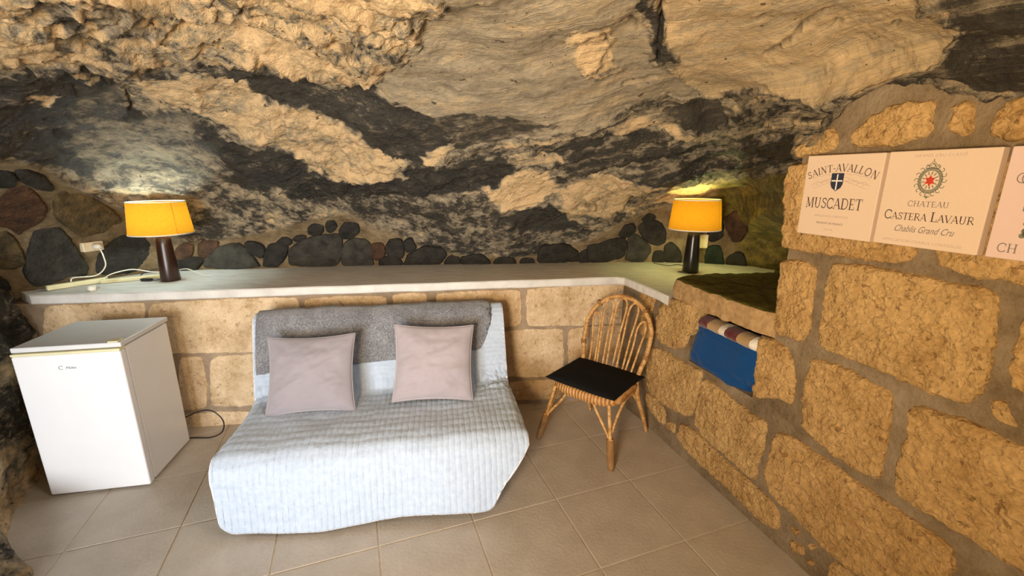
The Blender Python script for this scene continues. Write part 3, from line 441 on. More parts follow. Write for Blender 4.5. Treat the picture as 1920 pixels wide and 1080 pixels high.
# ------------------------------------------------------------ stone builder
def stone(name, poly, O, ex, ey, n, mat, parent, proud=.015, depth=.04, bevel=.014, rough=.006, freq=16, step=.012, wob=.004, seed=0, kmin=3, grow=.006, cut=(.16, .22)):
    p = np.array(poly, float)
    ar = .5 * np.sum(p[:, 0] * np.roll(p[:, 1], -1) - p[:, 1] * np.roll(p[:, 0], -1))
    if ar < 0: p = p[::-1]
    for k in cut:
        nx = np.roll(p, -1, 0); p = np.stack([p * (1 - k) + nx * k, p * k + nx * (1 - k)], 1).reshape(-1, 2)
    e = np.linalg.norm(np.roll(p, -1, 0) - p, axis=1); L = e.sum(); N = int(np.clip(L / step, 14, 150))
    cl = np.concatenate([[0], np.cumsum(e)]); tt = np.linspace(0, L, N, endpoint=False); pp = np.concatenate([p, p[:1]])
    q = np.stack([np.interp(tt, cl, pp[:, k]) for k in (0, 1)], -1)
    c = q.mean(0); d = q - c; R = np.linalg.norm(d, axis=1)
    R2 = R + grow + wob * fbm(np.concatenate([q * 28, np.full((N, 1), seed * 3.7)], 1), 3) * 1.4
    d = d / R[:, None]
    Rm = R.mean(); K = int(np.clip(R.max() / step, kmin, 40))
    insets = [0, 0, .25 * bevel, .6 * bevel, bevel] 
    hs = [-depth, -.2 * proud, .45 * proud, .82 * proud, proud]
    rings, H = [], []
    for i, hh in zip(insets, hs):
        rings.append(c + d * np.maximum(R2 - i * 1.0, R2 * .55)[:, None]); H.append(np.full(N, hh))
    f0 = np.maximum(R2 - bevel, R2 * .55)
    for k in range(1, K):
        f = 1 - k / K; rings.append(c + d * (f0 * f)[:, None]); H.append(np.full(N, proud))
    Q = np.concatenate(rings + [c[None]]); H = np.concatenate(H + [np.array([proud])])
    amp = np.concatenate([np.zeros(N), np.full(N, .3), np.full(N, .7)] + [np.ones(N)] * (len(rings) - 3) + [np.ones(1)])
    z3 = np.concatenate([Q * freq, np.full((len(Q), 1), seed * 2.31)], 1)
    H = H + amp * rough * (fbm(z3, 4, .62) + .55 * fbm(z3 * .22 + 7, 2))
    W = O + Q[:, :1] * ex + Q[:, 1:] * ey + H[:, None] * n
    F = []
    for r in range(len(rings) - 1):
        for k in range(N):
            a, b = r * N + k, r * N + (k + 1) % N
            F.append((a, b, b + N, a + N))
    r = (len(rings) - 1) * N; cc = len(rings) * N
    for k in range(N): F.append((r + k, r + (k + 1) % N, cc))
    return from_arrays(name, W, F, mat, parent)

# ------------------------------------------------------------ floor
def build_floor():
    bm = bmesh.new(); box_bm(bm, (-3.2, -2.2, -.08), (2.4, 3.6, -.0045)); fl = bm_obj('floor', bm, M['grout'])
    tag(fl, 'floor of square beige ceramic tiles with pale grout joints', None, None, 'structure')
    a = math.radians(19.7); e1 = np.array((math.cos(a), math.sin(a))); e2 = np.array((math.sin(a), -math.cos(a)))
    P0 = np.array((.6597, 2.1474)); T = .4512; g = .0035
    bm = bmesh.new(); box_bm(bm, (-T / 2 + g, -T / 2 + g, -.012), (T / 2 - g, T / 2 - g, 0), .0015, 1)
    me = bpy.data.meshes.new('tile'); bm.to_mesh(me); bm.free(); me.materials.append(M['tile'])
    rd = random.Random(3)
    for i in range(-9, 4):
        for j in range(-4, 5):
            c = P0 + e1 * (i + .5) * T + e2 * (j + .5) * T
            if not (-3.1 < c[0] < 1.6 and .1 < c[1] < 3.25): continue
            if (c - WALL_CORNER[:2]) @ RIGHT_N[:2] < -.30 or (c - WALL_CORNER[:2]) @ BACK_N[:2] < -.30: continue
            o = bpy.data.objects.new('tile', me); C.collection.objects.link(o); o.parent = fl
            o.location = (c[0], c[1], rd.uniform(-.0006, .0006)); o.rotation_euler = (0, 0, a + rd.choice((0, 1, 2, 3)) * math.pi / 2)
build_floor()

# ------------------------------------------------------------ back wall of pale tuff blocks
def wall_box(bm, O, ex, n, s0, s1, z0, z1, d0, d1):
    vs = []
    for s in (s0, s1):
        for z in (z0, z1):
            for d in (d0, d1):
                vs.append(bm.verts.new(Vector(O + ex * s + UP * z - n * d)))
    for f in ((0, 1, 3, 2), (4, 6, 7, 5), (0, 4, 5, 1), (2, 3, 7, 6), (0, 2, 6, 4), (1, 5, 7, 3)):
        bm.faces.new([vs[k] for k in f])
bm = bmesh.new(); wall_box(bm, WALL_CORNER, BACK_DIR, BACK_N, -4.1, .05, -.02, .905, 0, .3); bmesh.ops.recalc_face_normals(bm, faces=bm.faces)
wb = tag(bm_obj('wall_back', bm, M['mortar_back']), 'low back wall of pale tuff blocks in beige mortar under the white shelf', None, None, 'structure')
for k, p in enumerate(TUFF_BACK):
    stone('block', p, WALL_CORNER, BACK_DIR, UP, BACK_N, M['tuff_back'], wb, .006, .03, .007, .0025, 22, .016, .005, k, 3, .006, (.07, .2))

# ------------------------------------------------------------ right wall of golden tuff with a niche
bm = bmesh.new()
for s0, s1, z0, z1 in ((-.05, .755, -.02, .905), (.755, 1.228, -.02, .625), (1.228, 1.30, -.02, .945), (.56, 1.30, .945, 1.0)):
    wall_box(bm, WALL_CORNER, RIGHT_DIR, RIGHT_N, s0, s1, z0, z1, .04 if z0 > .9 else 0, .36)
wall_box(bm, WALL_CORNER, RIGHT_DIR, RIGHT_N, .7, 1.3, .55, 1.0, .34, .40)
TOP = [(1.30, -.02), (3.6, -.02), (3.6, 2.25), (1.75, 2.15), (1.5, 2.0), (1.36, 1.86), (1.30, 1.77)]
vf = [bm.verts.new(Vector(WALL_CORNER + RIGHT_DIR * s + UP * z)) for s, z in TOP]; vb = [bm.verts.new(Vector(WALL_CORNER + RIGHT_DIR * s + UP * z - RIGHT_N * .36)) for s, z in TOP]
bm.faces.new(vf); bm.faces.new(vb[::-1])
for k in range(len(TOP)): bm.faces.new((vf[k], vb[k], vb[(k + 1) % len(TOP)], vf[(k + 1) % len(TOP)]))
bmesh.ops.recalc_face_normals(bm, faces=bm.faces)
wr = tag(bm_obj('wall_right', bm, M['mortar']), 'thick right wall of rough golden tuff stones with wide mortar joints and a niche', None, None, 'structure')
for k, p in enumerate(TUFF_RIGHT):
    edge = k in (1, 2, 8, 20, 22)
    small = k in (11, 13, 14, 15, 16, 19)
    stone('stone', p, WALL_CORNER, RIGHT_DIR, UP, RIGHT_N, M['tuff_right'], wr, .010 if small else .017, .14 if edge else .04, .008 if small else .014, .004 if small else .0085, 30, .009, .006, k + 50, 3, .002 if k < 6 else (-.006 if k < 14 else -.001), (.13, .22))

# thick stone sill over the niche
def sill():
    Z = 1.063
    P = [np.array(q) for q in ((.965, 2.57), (1.02, 2.645), (1.14, 2.714), (1.45, 2.755), (1.76, 2.79), (1.62, 2.0), (1.185, 1.875), (1.15, 1.93), (1.06, 2.24))]
    # outline as seen from above, resampled and roughened
    P = np.array(P); m = len(P); N = 120
    pp = np.concatenate([P, P[:1]]); e = np.linalg.norm(np.diff(pp, axis=0), axis=1); cl = np.concatenate([[0], np.cumsum(e)]); tt = np.linspace(0, cl[-1], N, endpoint=False)
    q = np.stack([np.interp(tt, cl, pp[:, k]) for k in (0, 1)], -1); c = q.mean(0)
    rings = [(1.0, -.115), (1.0, -.06), (.998, -.02), (.985, -.004), (.965, 0), (.9, 0), (.75, 0), (.6, 0), (.4, 0), (.2, 0)]
    Q, F = [], []
    for f, dz in rings:
        for k in range(N):
            p = c + (q[k] - c) * f; Q.append((p[0], p[1], Z + dz))
    Q.append((c[0], c[1], Z)); Q = np.array(Q)
    Q += .012 * np.stack([fbm(Q * 17, 4, .6), fbm(Q * 17 + 9, 4, .6), .7 * fbm(Q * 12 + 3, 3)], -1)
    for r in range(len(rings) - 1):
        for k in range(N): F.append((r * N + k, (r + 1) * N + k, (r + 1) * N + (k + 1) % N, r * N + (k + 1) % N))
    r = (len(rings) - 1) * N
    for k in range(N): F.append((r + k, len(Q) - 1, r + (k + 1) % N))
    return from_arrays('sill_stone', Q, F, M['mossy'], wr)
sill()

# ------------------------------------------------------------ left wall: low rock beside the fridge
def build_left():
    base = np.array([(-3.3, 3.2), (-3.1, 2.8), (-2.78, 2.45), (-2.6, 2.08), (-2.5, 1.87), (-2.3, 1.68), (-1.98, 1.50), (-1.86, 1.2), (-1.9, .7), (-2.1, -.3), (-2.3, -2.1)])
    top = np.array([(-3.5, 3.3), (-3.35, 2.85), (-3.1, 2.45), (-2.98, 2.1), (-2.95, 1.8), (-2.98, 1.4), (-3.0, 1.0), (-3.0, .7), (-3.0, .3), (-3.0, -.5), (-3.0, -2.2)])
    hz = np.array([1, 1, 1, 1, 1, 1, .8, .7, .6, .8, 1])
    n, m = 300, 130
    B = catmull(base, n); T = catmull(top, n); t = np.linspace(0, 1, m)[None, :]
    prof = np.clip(t * 1.15, 0, 1) ** 2.0
    P = np.zeros((n, m, 3)); P[..., :2] = B[:, None, :] * (1 - prof[..., None]) + T[:, None, :] * prof[..., None]
    P[..., 2] = -.03 + 1.45 * t
    u = np.linspace(0, 10, n)[:, None]
    low = np.interp(u, np.arange(11), [0, 0, 0, 0, 0, .25, .75, .8, .7, .4, 0])
    pr = np.clip(t * (1 + 3 * low), 0, 1) ** (2.0 - .9 * low)
    P[..., :2] = B[:, None, :] * (1 - pr[..., None]) + T[:, None, :] * pr[..., None]
    N = np.array((.85, -.3, .3)); N /= np.linalg.norm(N)
    h = .10 * fbm(P * 2.6, 3) + .05 * (np.abs(fbm(P * 5 + 3, 4)) - .4) + .014 * fbm(P * 22, 4)
    edge = sstep(0, .05, P[..., 2])
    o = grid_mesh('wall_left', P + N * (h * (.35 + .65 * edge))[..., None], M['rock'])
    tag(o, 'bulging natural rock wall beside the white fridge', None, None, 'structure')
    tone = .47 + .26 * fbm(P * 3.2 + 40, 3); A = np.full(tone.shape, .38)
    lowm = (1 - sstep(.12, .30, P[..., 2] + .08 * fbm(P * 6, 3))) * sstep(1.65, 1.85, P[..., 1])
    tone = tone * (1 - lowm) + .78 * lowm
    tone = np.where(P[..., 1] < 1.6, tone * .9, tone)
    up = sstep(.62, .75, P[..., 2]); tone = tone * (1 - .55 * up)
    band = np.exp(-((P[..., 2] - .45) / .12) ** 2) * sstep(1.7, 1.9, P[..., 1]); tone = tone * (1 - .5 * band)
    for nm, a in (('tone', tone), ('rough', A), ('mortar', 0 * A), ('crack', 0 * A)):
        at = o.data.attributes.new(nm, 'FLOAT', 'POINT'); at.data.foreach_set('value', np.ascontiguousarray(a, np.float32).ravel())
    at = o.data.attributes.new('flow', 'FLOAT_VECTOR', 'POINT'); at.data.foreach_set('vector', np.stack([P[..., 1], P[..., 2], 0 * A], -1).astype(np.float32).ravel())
    return o
wl = build_left()

# ------------------------------------------------------------ field stones set in mortar where the rock meets the shelf
for k, (kd, poly) in enumerate(RUBBLE):
    p = np.array(poly); c = p.mean(0); O = lat(c[0], c[1])
    du = lat(c[0] + .05, c[1]) - lat(c[0] - .05, c[1]); dv = lat(c[0], c[1] + .05) - lat(c[0], c[1] - .05)
    n = np.cross(du, dv); n /= np.linalg.norm(n)
    if n @ (np.array((0, 0, 1.66)) - O) < 0: n = -n
    ex = du / np.linalg.norm(du); ex = ex - n * (ex @ n); ex /= np.linalg.norm(ex); ey = np.cross(n, ex)
    W = lat(p[:, 0], p[:, 1]) - O
    q = np.stack([W @ ex, W @ ey], -1)
    size = np.linalg.norm(q, axis=1).mean()
    stone('field_stone', q, O, ex, ey, n, M['stone_' + kd], rock, .045 if kd == 'm' else .022 if size > .06 else .014, .06, min(.012, size * .25), .005, 16, .013, .004, k + 200, 3, .020 if k < 33 else .012)

# ------------------------------------------------------------ white plastered shelf (L-shaped ledge)
def build_shelf():
    fo = .04
    f = lambda s: (WALL_CORNER + BACK_DIR * s + BACK_N * fo)[:2]
    g = lambda s: (WALL_CORNER + RIGHT_DIR * s + RIGHT_N * .035)[:2]
    front = [f(-3.735), f(-3.70)] + [f(s) for s in np.linspace(-3.6, -.15, 36)] + [f(-.06)] + [g(.07), g(.14), g(.25), g(.37), g(.47), g(.54), g(.575)]
    back = [(1.03, 2.66), (1.14, 2.76), (1.7, 2.85), (2.0, 3.3), (1.7, 3.75), (1.0, 3.85), (0, 3.8), (-1.2, 3.7), (-2.4, 3.45), (-3.1, 3.0), (-3.2, 2.75)]
    P = np.array([tuple(q) for q in front] + back); c = np.array((-.6, 3.3)); N = len(P)
    bm = bmesh.new(); Z = SHELF_Z
    tops = [bm.verts.new((x, y, Z + .004 * float(noise(np.array((x * 4, y * 4, .3)))))) for x, y in P]
    bots = [bm.verts.new((x, y, Z - .058 + .004 * float(noise(np.array((x * 5, y * 4, 5.3)))))) for x, y in P]
    ft = bm.faces.new(tops); fb = bm.faces.new(bots[::-1])
    for k in range(N): bm.faces.new((tops[k], bots[k], bots[(k + 1) % N], tops[(k + 1) % N]))
    bmesh.ops.recalc_face_normals(bm, faces=bm.faces)
    es = [e for e in bm.edges if all(v in tops[:44] for v in e.verts) or all(v in bots[:44] for v in e.verts)]
    bmesh.ops.bevel(bm, geom=es, offset=.016, segments=3, affect='EDGES', profile=.6)
    bmesh.ops.triangulate(bm, faces=[f for f in bm.faces if len(f.verts) > 4])
    o = bm_obj('trim_1', bm, M['shelf'])
    return tag(o, 'white plastered masonry shelf running along the back wall and around the corner', None, None, 'structure')
shelf = build_shelf()

# ------------------------------------------------------------ front wall with the open doorway (behind the camera)
bm = bmesh.new()
for lo, hi in (((-3.3, -1.0, -.02), (-2.15, -.7, 2.6)), ((-.45, -1.0, -.02), (2.9, -.7, 2.6)), ((-2.15, -1.0, 1.95), (-.45, -.7, 2.6))): box_bm(bm, lo, hi, .03, 2)
tag(bm_obj('wall_front', bm, M['mortar_back']), 'front wall with the open doorway that lets the daylight in', None, None, 'structure')

# ------------------------------------------------------------ fridge
def build_fridge():
    fr = thing('fridge', 'small white undercounter fridge with yellowed top edge beside the left rock wall', 'fridge', (-2.451, 2.011, 0), math.radians(10.6))
    W, D = .470, .435
    box('body', (.004, .055, .015), (W - .004, D, .806), M['white'], fr, .006)
    d = box('door', (0, 0, .012), (W, .046, .800), M['white'], fr, .009, 3)
    box('door_seal', (.010, .046, .025), (W - .010, .056, .790), M['seal'], fr, .002)
    dt = box('door_cap', (0, -.001, .800), (W, .050, .813), M['cream'], fr, .004); dt['label'] = 'yellowed plastic strip along the top of the door'
    box('lid', (-.003, .012, .816), (W + .003, D + .005, .842), M['lid'], fr, .005)
    h = box('hinge', (W - .055, .012, .8425), (W - .008, .062, .850), M['cream'], fr, .003); h['label'] = 'yellowed hinge cover'
    for x in (.04, W - .04):
        for y in (.05, D - .05):
            lathe('foot', [(.0001, 0), (.018, 0), (.018, .016), (.0001, .016)], M['black_plastic'], fr, 14, (x, y, 0))
    # badge text
    return fr, d
fridge, fdoor = build_fridge()
def text_mesh(name, body, size, mat, parent, loc, rot, shear=0.0, ext=.0003, align='CENTER', spacing=1.0, width=1.0):
    cu = bpy.data.curves.new(name + '_curve', 'FONT'); cu.body = body; cu.size = size; cu.align_x = align; cu.shear = shear; cu.extrude = ext; cu.space_character = spacing; cu.resolution_u = 3
    ob = bpy.data.objects.new(name + '_tmp', cu); C.collection.objects.link(ob)
    dg = bpy.context.evaluated_depsgraph_get(); me = bpy.data.meshes.new_from_object(ob.evaluated_get(dg))
    bpy.data.objects.remove(ob); bpy.data.curves.remove(cu)
    me.materials.clear(); me.transform(Matrix.Translation(Vector(loc)) @ rot @ Matrix.Diagonal((width, 1, 1, 1)))
    return link_mesh(name, me, mat, parent, False)
RX = Matrix.Rotation(math.pi / 2, 4, 'X')
text_mesh('lettering', 'Midea', .019, M['logo'], fdoor, (.242, -.0006, .722), RX, .25)
tube('emblem', [(.2075, -.0006, .735), (.200, -.0006, .740), (.192, -.0006, .736), (.190, -.0006, .728), (.196, -.0006, .722), (.206, -.0006, .722)], .0011, M['logo'], fdoor, 24, 5)
# black mains lead looping out behind it onto the floor
fc = tube('power_cord', [(.38, .44, .15), (.44, .47, .155), (.54, .46, .195), (.62, .44, .20), (.675, .435, .13), (.66, .435, .05), (.58, .45, .008), (.46, .47, .006), (.38, .46, .006)], .0042, M['black_plastic'], fridge, 60, 6)
fc['label'] = 'black mains lead looping onto the floor'

# ------------------------------------------------------------ sofa bed under a quilt
SO = Vector((-.655, 1.875, 0)); SA = math.radians(9.0)
sofa = thing('sofa_bed', 'two-seat sofa bed under the pale quilt against the back wall', 'sofa', SO, SA)
box('seat', (-.70, .03, .10), (.70, .66, .355), M['sofa_fabric'], sofa, .05, 4, True)
bm = bmesh.new(); box_bm(bm, (-.73, 0, 0), (.70, .11, .56), .04, 4)
bm.transform(Matrix.Translation((0, .64, .26)) @ Matrix.Rotation(math.radians(-14), 4, 'X'))
bm_obj('backrest', bm, M['sofa_fabric'], sofa, True)
for x in (-.6, .6):
    for y in (.12, .62): lathe('leg', [(.0001, 0), (.022, 0), (.03, .11), (.0001, .11)], M['black_wood'], sofa, 12, (x, y, 0))
def quilt_surface(nu=420, nt=300):
    prof = np.array([(.885, .30), (.885, .55), (.878, .74), (.855, .815), (.81, .846), (.762, .825), (.735, .775), (.70, .66), (.655, .52), (.62, .425), (.59, .388), (.53, .378), (.40, .382), (.22, .388), (.09, .388), (.03, .372), (-.005, .325), (-.022, .24), (-.034, .13), (-.046, .025)])
    cc = catmull(prof, 1200); L = np.concatenate([[0], np.cumsum(np.linalg.norm(np.diff(cc, axis=0), axis=1))])
    t = np.linspace(0, L[-1], nt); pw = np.interp(t, L, cc[:, 0]); pz = np.interp(t, L, cc[:, 1]); tz = t / L[-1]
    u = np.linspace(-1, 1, nu)
    U, T = np.meshgrid(u, t, indexing='ij'); w = np.interp(T, t, pw); z = np.interp(T, t, pz)
    Lk = [0, L[-1]]
    # key arc lengths: top of back, crease, front edge, hem
    key = [0.0, .57, 1.02, 1.52, 1.72, L[-1]]
    left = np.interp(T, key, [-.772, -.772, -.765, -.74, -.735, -.715]); right = np.interp(T, key, [.725, .715, .725, .745, .745, .575])
    X = (left + right) / 2 + U * (right - left) / 2
    r = np.maximum(np.abs(U) - .93, 0) / .07
    hem = sstep(1.65, L[-1], T)
    w = w - hem * (.5 + .5 * U) * .045 + hem * .012 * np.sin(X * 9 + 1)
    z = z + hem * (.035 * (.5 + .5 * U) + .008 * np.sin(X * 7)) + sstep(.6, .95, U) * .03 * np.exp(-((T - 1.15) / .22) ** 2)
    # rounded lower corners
    ex = np.maximum(np.abs(U) - .90, 0) / .10; z = z + hem ** 2 * ex ** 2.2 * .05
    # sides sag over the seat edge
    z = z - r ** 2 * .030 * sstep(1.0, 1.15, T) * (1 - sstep(1.55, 1.7, T)); 
    P = np.stack([X, w, z], -1)
    N = np.cross(np.gradient(P, axis=0), np.gradient(P, axis=1)); N /= np.linalg.norm(N, axis=2)[..., None] + 1e-9
    N *= np.sign(N[nu // 2, int(nt * .8), 2] if True else 1)
    back = 1 - sstep(1.0, 1.04, T)
    ch = np.abs(np.sin(math.pi * (X + .004 * fbm(P * 10, 2)) / .029)) ** .6
    hs = np.abs(np.sin(math.pi * T / .029)) ** .6
    h = .0042 * (ch * (1 - back) + hs * back)
    h += .0025 * np.abs(np.sin(math.pi * (T + .01 * fbm(P * 9 + 4, 2)) / .06)) * (1 - back)
    wr_ = fbm(np.stack([X * 5, T * 5, 0 * X], -1), 4); h += .006 * wr_
    bunch = np.exp(-((T - 1.12) / .12) ** 2) * sstep(.55, .9, U); h += .016 * bunch * fbm(P * 24, 3)
    crease = np.exp(-((T - 1.06) / .10) ** 2) * sstep(.7, 1, np.abs(U)); h += .010 * crease * fbm(P * 20 + 3, 3)
    return P + N * h[..., None], N
QP, QN = quilt_surface()
def to_sofa(P):
    a = SA; Q = P.copy(); Q[..., 0] = SO.x + P[..., 0] * math.cos(a) - P[..., 1] * math.sin(a); Q[..., 1] = SO.y + P[..., 0] * math.sin(a) + P[..., 1] * math.cos(a)
    return Q
quilt = thing('quilt', 'pale blue channel-stitched quilt draped over the sofa seat and front to the floor', 'quilt', SO, SA)
qs = grid_mesh('cover', QP, M['quilt'], quilt)
sol = qs.modifiers.new('thickness', 'SOLIDIFY'); sol.thickness = .008; sol.offset = -1
edge = np.concatenate([QP[0, :, :], QP[1:, -1, :], QP[-1, ::-1, :][1:]])[::4]
b = tube('binding', edge, .0075, M['binding'], quilt, len(edge), 6); b['label'] = 'paler corded edging around the quilt'
# grey wool blanket folded over the backrest
def blanket():
    nt = QP.shape[1]; i0, i1 = 5, 398
    L = np.linspace(0, 1, nt); cut = np.interp(np.arange(i0, i1), [i0, i1], [.468, .430])
    rows = 110; out = np.zeros((i1 - i0, rows, 3))
    for k, i in enumerate(range(i0, i1)):
        rr = (i - i0) / (i1 - i0 - 1)
        top = .06; c = cut[k] - .0 * rr
        # the right end is cut slantwise and rounded
        c2 = c * (1 - 0.0) if rr < .93 else c - .10 * ((rr - .93) / .07) ** 2
        ii = np.linspace(top, c2, rows) * (nt - 1); a = ii.astype(int); f = (ii - a)[:, None]
        out[k] = QP[i, a] * (1 - f) + QP[i, np.minimum(a + 1, nt - 1)] * f + (QN[i, a]) * .014
    u = np.linspace(0, 1, rows)[None, :]
    out += .006 * np.stack([0 * out[..., 0], fbm(out * 9, 3), fbm(out * 9 + 5, 3)], -1)
    bl = grid_mesh('blanket', to_sofa(out), M['blanket'])
    s = bl.modifiers.new('thickness', 'SOLIDIFY'); s.thickness = .012; s.offset = -1
    return tag(bl, 'heather grey wool blanket folded over the top of the sofa back', 'blanket')
blanket()
def pillow_mesh(name, w, h, d, mat, seed, nx=56, pinch=.06, wr=.010, parent=None, sagx=0.0, power=.55):
    u = np.linspace(-1, 1, nx); U, V = np.meshgrid(u, u, indexing='ij')
    X = U * (1 - pinch * (1 - V ** 2)) * w / 2; Y = V * (1 - pinch * (1 - U ** 2)) * h / 2
    th = d / 2 * ((1 - U ** 2) * (1 - V ** 2)) ** power
    q = np.stack([X * 8, Y * 8, np.full(X.shape, seed * 1.7)], -1)
    n1 = fbm(q, 4); n2 = fbm(q + 50, 4); e = (1 - np.maximum(np.abs(U), np.abs(V)) ** 6)
    rad = np.abs(noise(np.stack([np.arctan2(V, U) * 3.2, np.hypot(U, V) * .6, np.full(X.shape, seed * 1.0)], -1)))
    k = wr * .35 * e * np.hypot(U, V)
    n1 = n1 * .6 + .8 * fbm(np.stack([X * 4 + Y * 3, Y * 11 - X * 4, np.full(X.shape, seed * 2.9)], -1), 3)
    A = np.stack([X, -th - wr * e * n1 * .7 - k * rad, Y], -1); B = np.stack([X, th + wr * e * n2, Y], -1)
    V_ = np.concatenate([A.reshape(-1, 3), B.reshape(-1, 3)]); idx = np.arange(nx * nx).reshape(nx, nx)
    a, b, c, dd = idx[:-1, :-1].ravel(), idx[1:, :-1].ravel(), idx[1:, 1:].ravel(), idx[:-1, 1:].ravel()
    F = np.concatenate([np.stack([a, b, c, dd], 1), np.stack([a, dd, c, b], 1) + nx * nx])
    me = bpy.data.meshes.new(name); me.from_pydata(V_.tolist(), [], F.tolist())
    bm = bmesh.new(); bm.from_mesh(me); bmesh.ops.remove_doubles(bm, verts=bm.verts, dist=.0004); bmesh.ops.recalc_face_normals(bm, faces=bm.faces); bm.to_mesh(me); bm.free()
    return link_mesh(name, me, mat, parent)
def seam(w, h, pinch, parent, mat):
    pts = []
    u = np.linspace(-1, 1, 24)[:-1]
    for a, b in ((u, -1 + 0 * u), (1 + 0 * u, u), (-u, 1 + 0 * u), (-1 + 0 * u, -u)):
        pts += list(np.stack([a * (1 - pinch * (1 - b ** 2)) * w / 2, 0 * a, b * (1 - pinch * (1 - a ** 2)) * h / 2], -1))
    pts.append(pts[0]); return tube('piping', pts, .0035, mat, parent, len(pts), 5)
def cushion(label, loc, rot, w, h, d, mat, seed, pinch):
    c = thing('cushion', label, 'cushion', loc, 0, 'mauve cushions on the sofa'); c.rotation_euler = rot
    o = pillow_mesh('cover', w, h, d, mat, seed, pinch=pinch, wr=.021, parent=c); seam(w, h, pinch, c, mat); return c
cushion('left of the two mauve velvet cushions leaning on the sofa back', (-1.118, 2.275, .590), (math.radians(-25), math.radians(-1.0), math.radians(7)), .475, .43, .15, M['cushion'], 1, .08)
cushion('right cushion on the sofa, paler and more wrinkled, tilted clockwise', (-.452, 2.375, .615), (math.radians(-24), math.radians(3.0), math.radians(8)), .455, .435, .14, M['cushion_pale'], 2, .075)

# ------------------------------------------------------------ rattan chair
ch = thing('rattan_chair', 'honey rattan chair with arched fan back beside the right stone wall', 'chair', (.52, 2.53, 0), math.radians(-40.5))
SZ = .425
def seat_frame():
    # rounded woven seat: apron ring and seat top
    N = 72; Q, F = [], []
    def outline(k, s):
        a = 2 * math.pi * k / N; c_, s_ = math.cos(a), math.sin(a); e = .62
        return (s * .225 * abs(c_) ** e * (1 if c_ > 0 else -1), s * .20 * abs(s_) ** e * (1 if s_ > 0 else -1))
    rings = [(.90, -.055), (1.0, -.045), (1.035, -.02), (1.0, .005), (.93, .012), (.6, .006), (.2, .004)]
    for f, dz in rings:
        for k in range(N): x, y = outline(k, f); Q.append((x, y, SZ + dz))
    Q.append((0, 0, SZ + .003))
    for r in range(len(rings) - 1):
        for k in range(N): F.append((r * N + k, r * N + (k + 1) % N, (r + 1) * N + (k + 1) % N, (r + 1) * N + k))
    r = (len(rings) - 1) * N
    for k in range(N): F.append((r + k, r + (k + 1) % N, len(Q) - 1))
    F.append(tuple(range(N))[::-1])
    return from_arrays('seat', Q, F, M['weave'], ch)
seat_frame()
def cane(name, pts, r=.0085, parent=ch, mat='rattan', n=None): return tube(name, pts, r, M[mat], parent, n, 8)
for sx, foot in ((-1, (-.285, -.20, 0)), (1, (.236, -.19, 0))):
    f = Vector(foot); topv = Vector((sx * .185, -.165, SZ - .03)); ax = topv - f
    at = lambda t: f + ax * t
    lg = cane('leg', [f, at(.04), at(.25), at(.48)], [.012, .019, .024, .024], ch, 'wrap', 20)
    cane('post', [at(.42), at(.7), topv], .011, lg)
    # curved braces to the front rim and to the side rim
    cane('brace', [at(.42), at(.56) + Vector((-sx * .022, 0, 0)), at(.82) + Vector((-sx * .075, -.006, 0)), Vector((sx * .075, -.185, SZ - .022)), Vector((sx * .01, -.195, SZ - .03))], .0085, lg)
    cane('brace', [at(.42), at(.56) + Vector((0, .022, 0)), at(.82) + Vector((sx * .02, .075, 0)), Vector((sx * .222, -.02, SZ - .03)), Vector((sx * .226, .06, SZ - .03))], .0085, lg)
for sx in (-1, 1):
    lg = cane('leg', [(sx * .215, .335, 0), (sx * .21, .27, .14), (sx * .20, .19, .30), (sx * .195, .155, SZ + .02)], [.011, .014, .015, .015], ch, 'rattan', 20)
    cane('brace', [(sx * .209, .25, .18), (sx * .17, .20, .30), (sx * .10, .165, SZ - .04), (0, .185, SZ - .045)], .008, lg)
# hoop
hb = lambda z: .165 + (z - SZ) * .33
hoop = []
for a in np.linspace(0, math.pi, 17):
    x = -.232 * math.cos(a); z = .655 + .245 * math.sin(a); hoop.append((x, hb(z), z))
hoop = [(-.192, .155, SZ - .03), (-.205, hb(.5), .5), (-.222, hb(.57), .57)] + hoop[1:-1] + [(.222, hb(.57), .57), (.205, hb(.5), .5), (.192, .155, SZ - .03)]
hp = cane('back_hoop', hoop, .0145, ch, 'rattan', 90)
for x, z in ((-.222, .57), (.222, .57), (-.16, .835), (.16, .835)):
    lathe('binding', [(.0172, -.018), (.0178, 0), (.0172, .018)], M['wrap'], hp, 12, (x, hb(z), z))
# five inverted-U canes fanning up from the seat back to the hoop
for xt, zt, hw, xb in ((-.165, .775, .026, -.125), (-.088, .872, .030, -.068), (0, .888, .034, 0), (.088, .872, .030, .068), (.165, .775, .026, .125)):
    dx = Vector((xt - xb, 0, zt - SZ)).normalized(); pts = []
    for s in (-1, 1):
        leg = [(xb + s * .020, hb(SZ) - .01, SZ - .01), (xb + (xt - xb) * .5 + s * hw * .8, hb(.62), SZ + (zt - SZ) * .5), (xt - dx.x * .05 + s * hw, hb(zt - .05), zt - .045)]
        pts += leg if s < 0 else leg[::-1]
        if s < 0: pts.append((xt, hb(zt), zt))
    cane('back_loop', pts, .0068, ch, 'rattan', 48)
cp = thing('seat_pad', 'flat black cotton pad on the rattan chair seat', 'cushion', (.515, 2.525, SZ + .028), math.radians(-40.5)); 
o = pillow_mesh('cover', .475, .40, .062, M['black_cloth'], 5, 44, .03, .006, cp, power=.35); o.rotation_euler = (math.radians(-90), 0, 0)

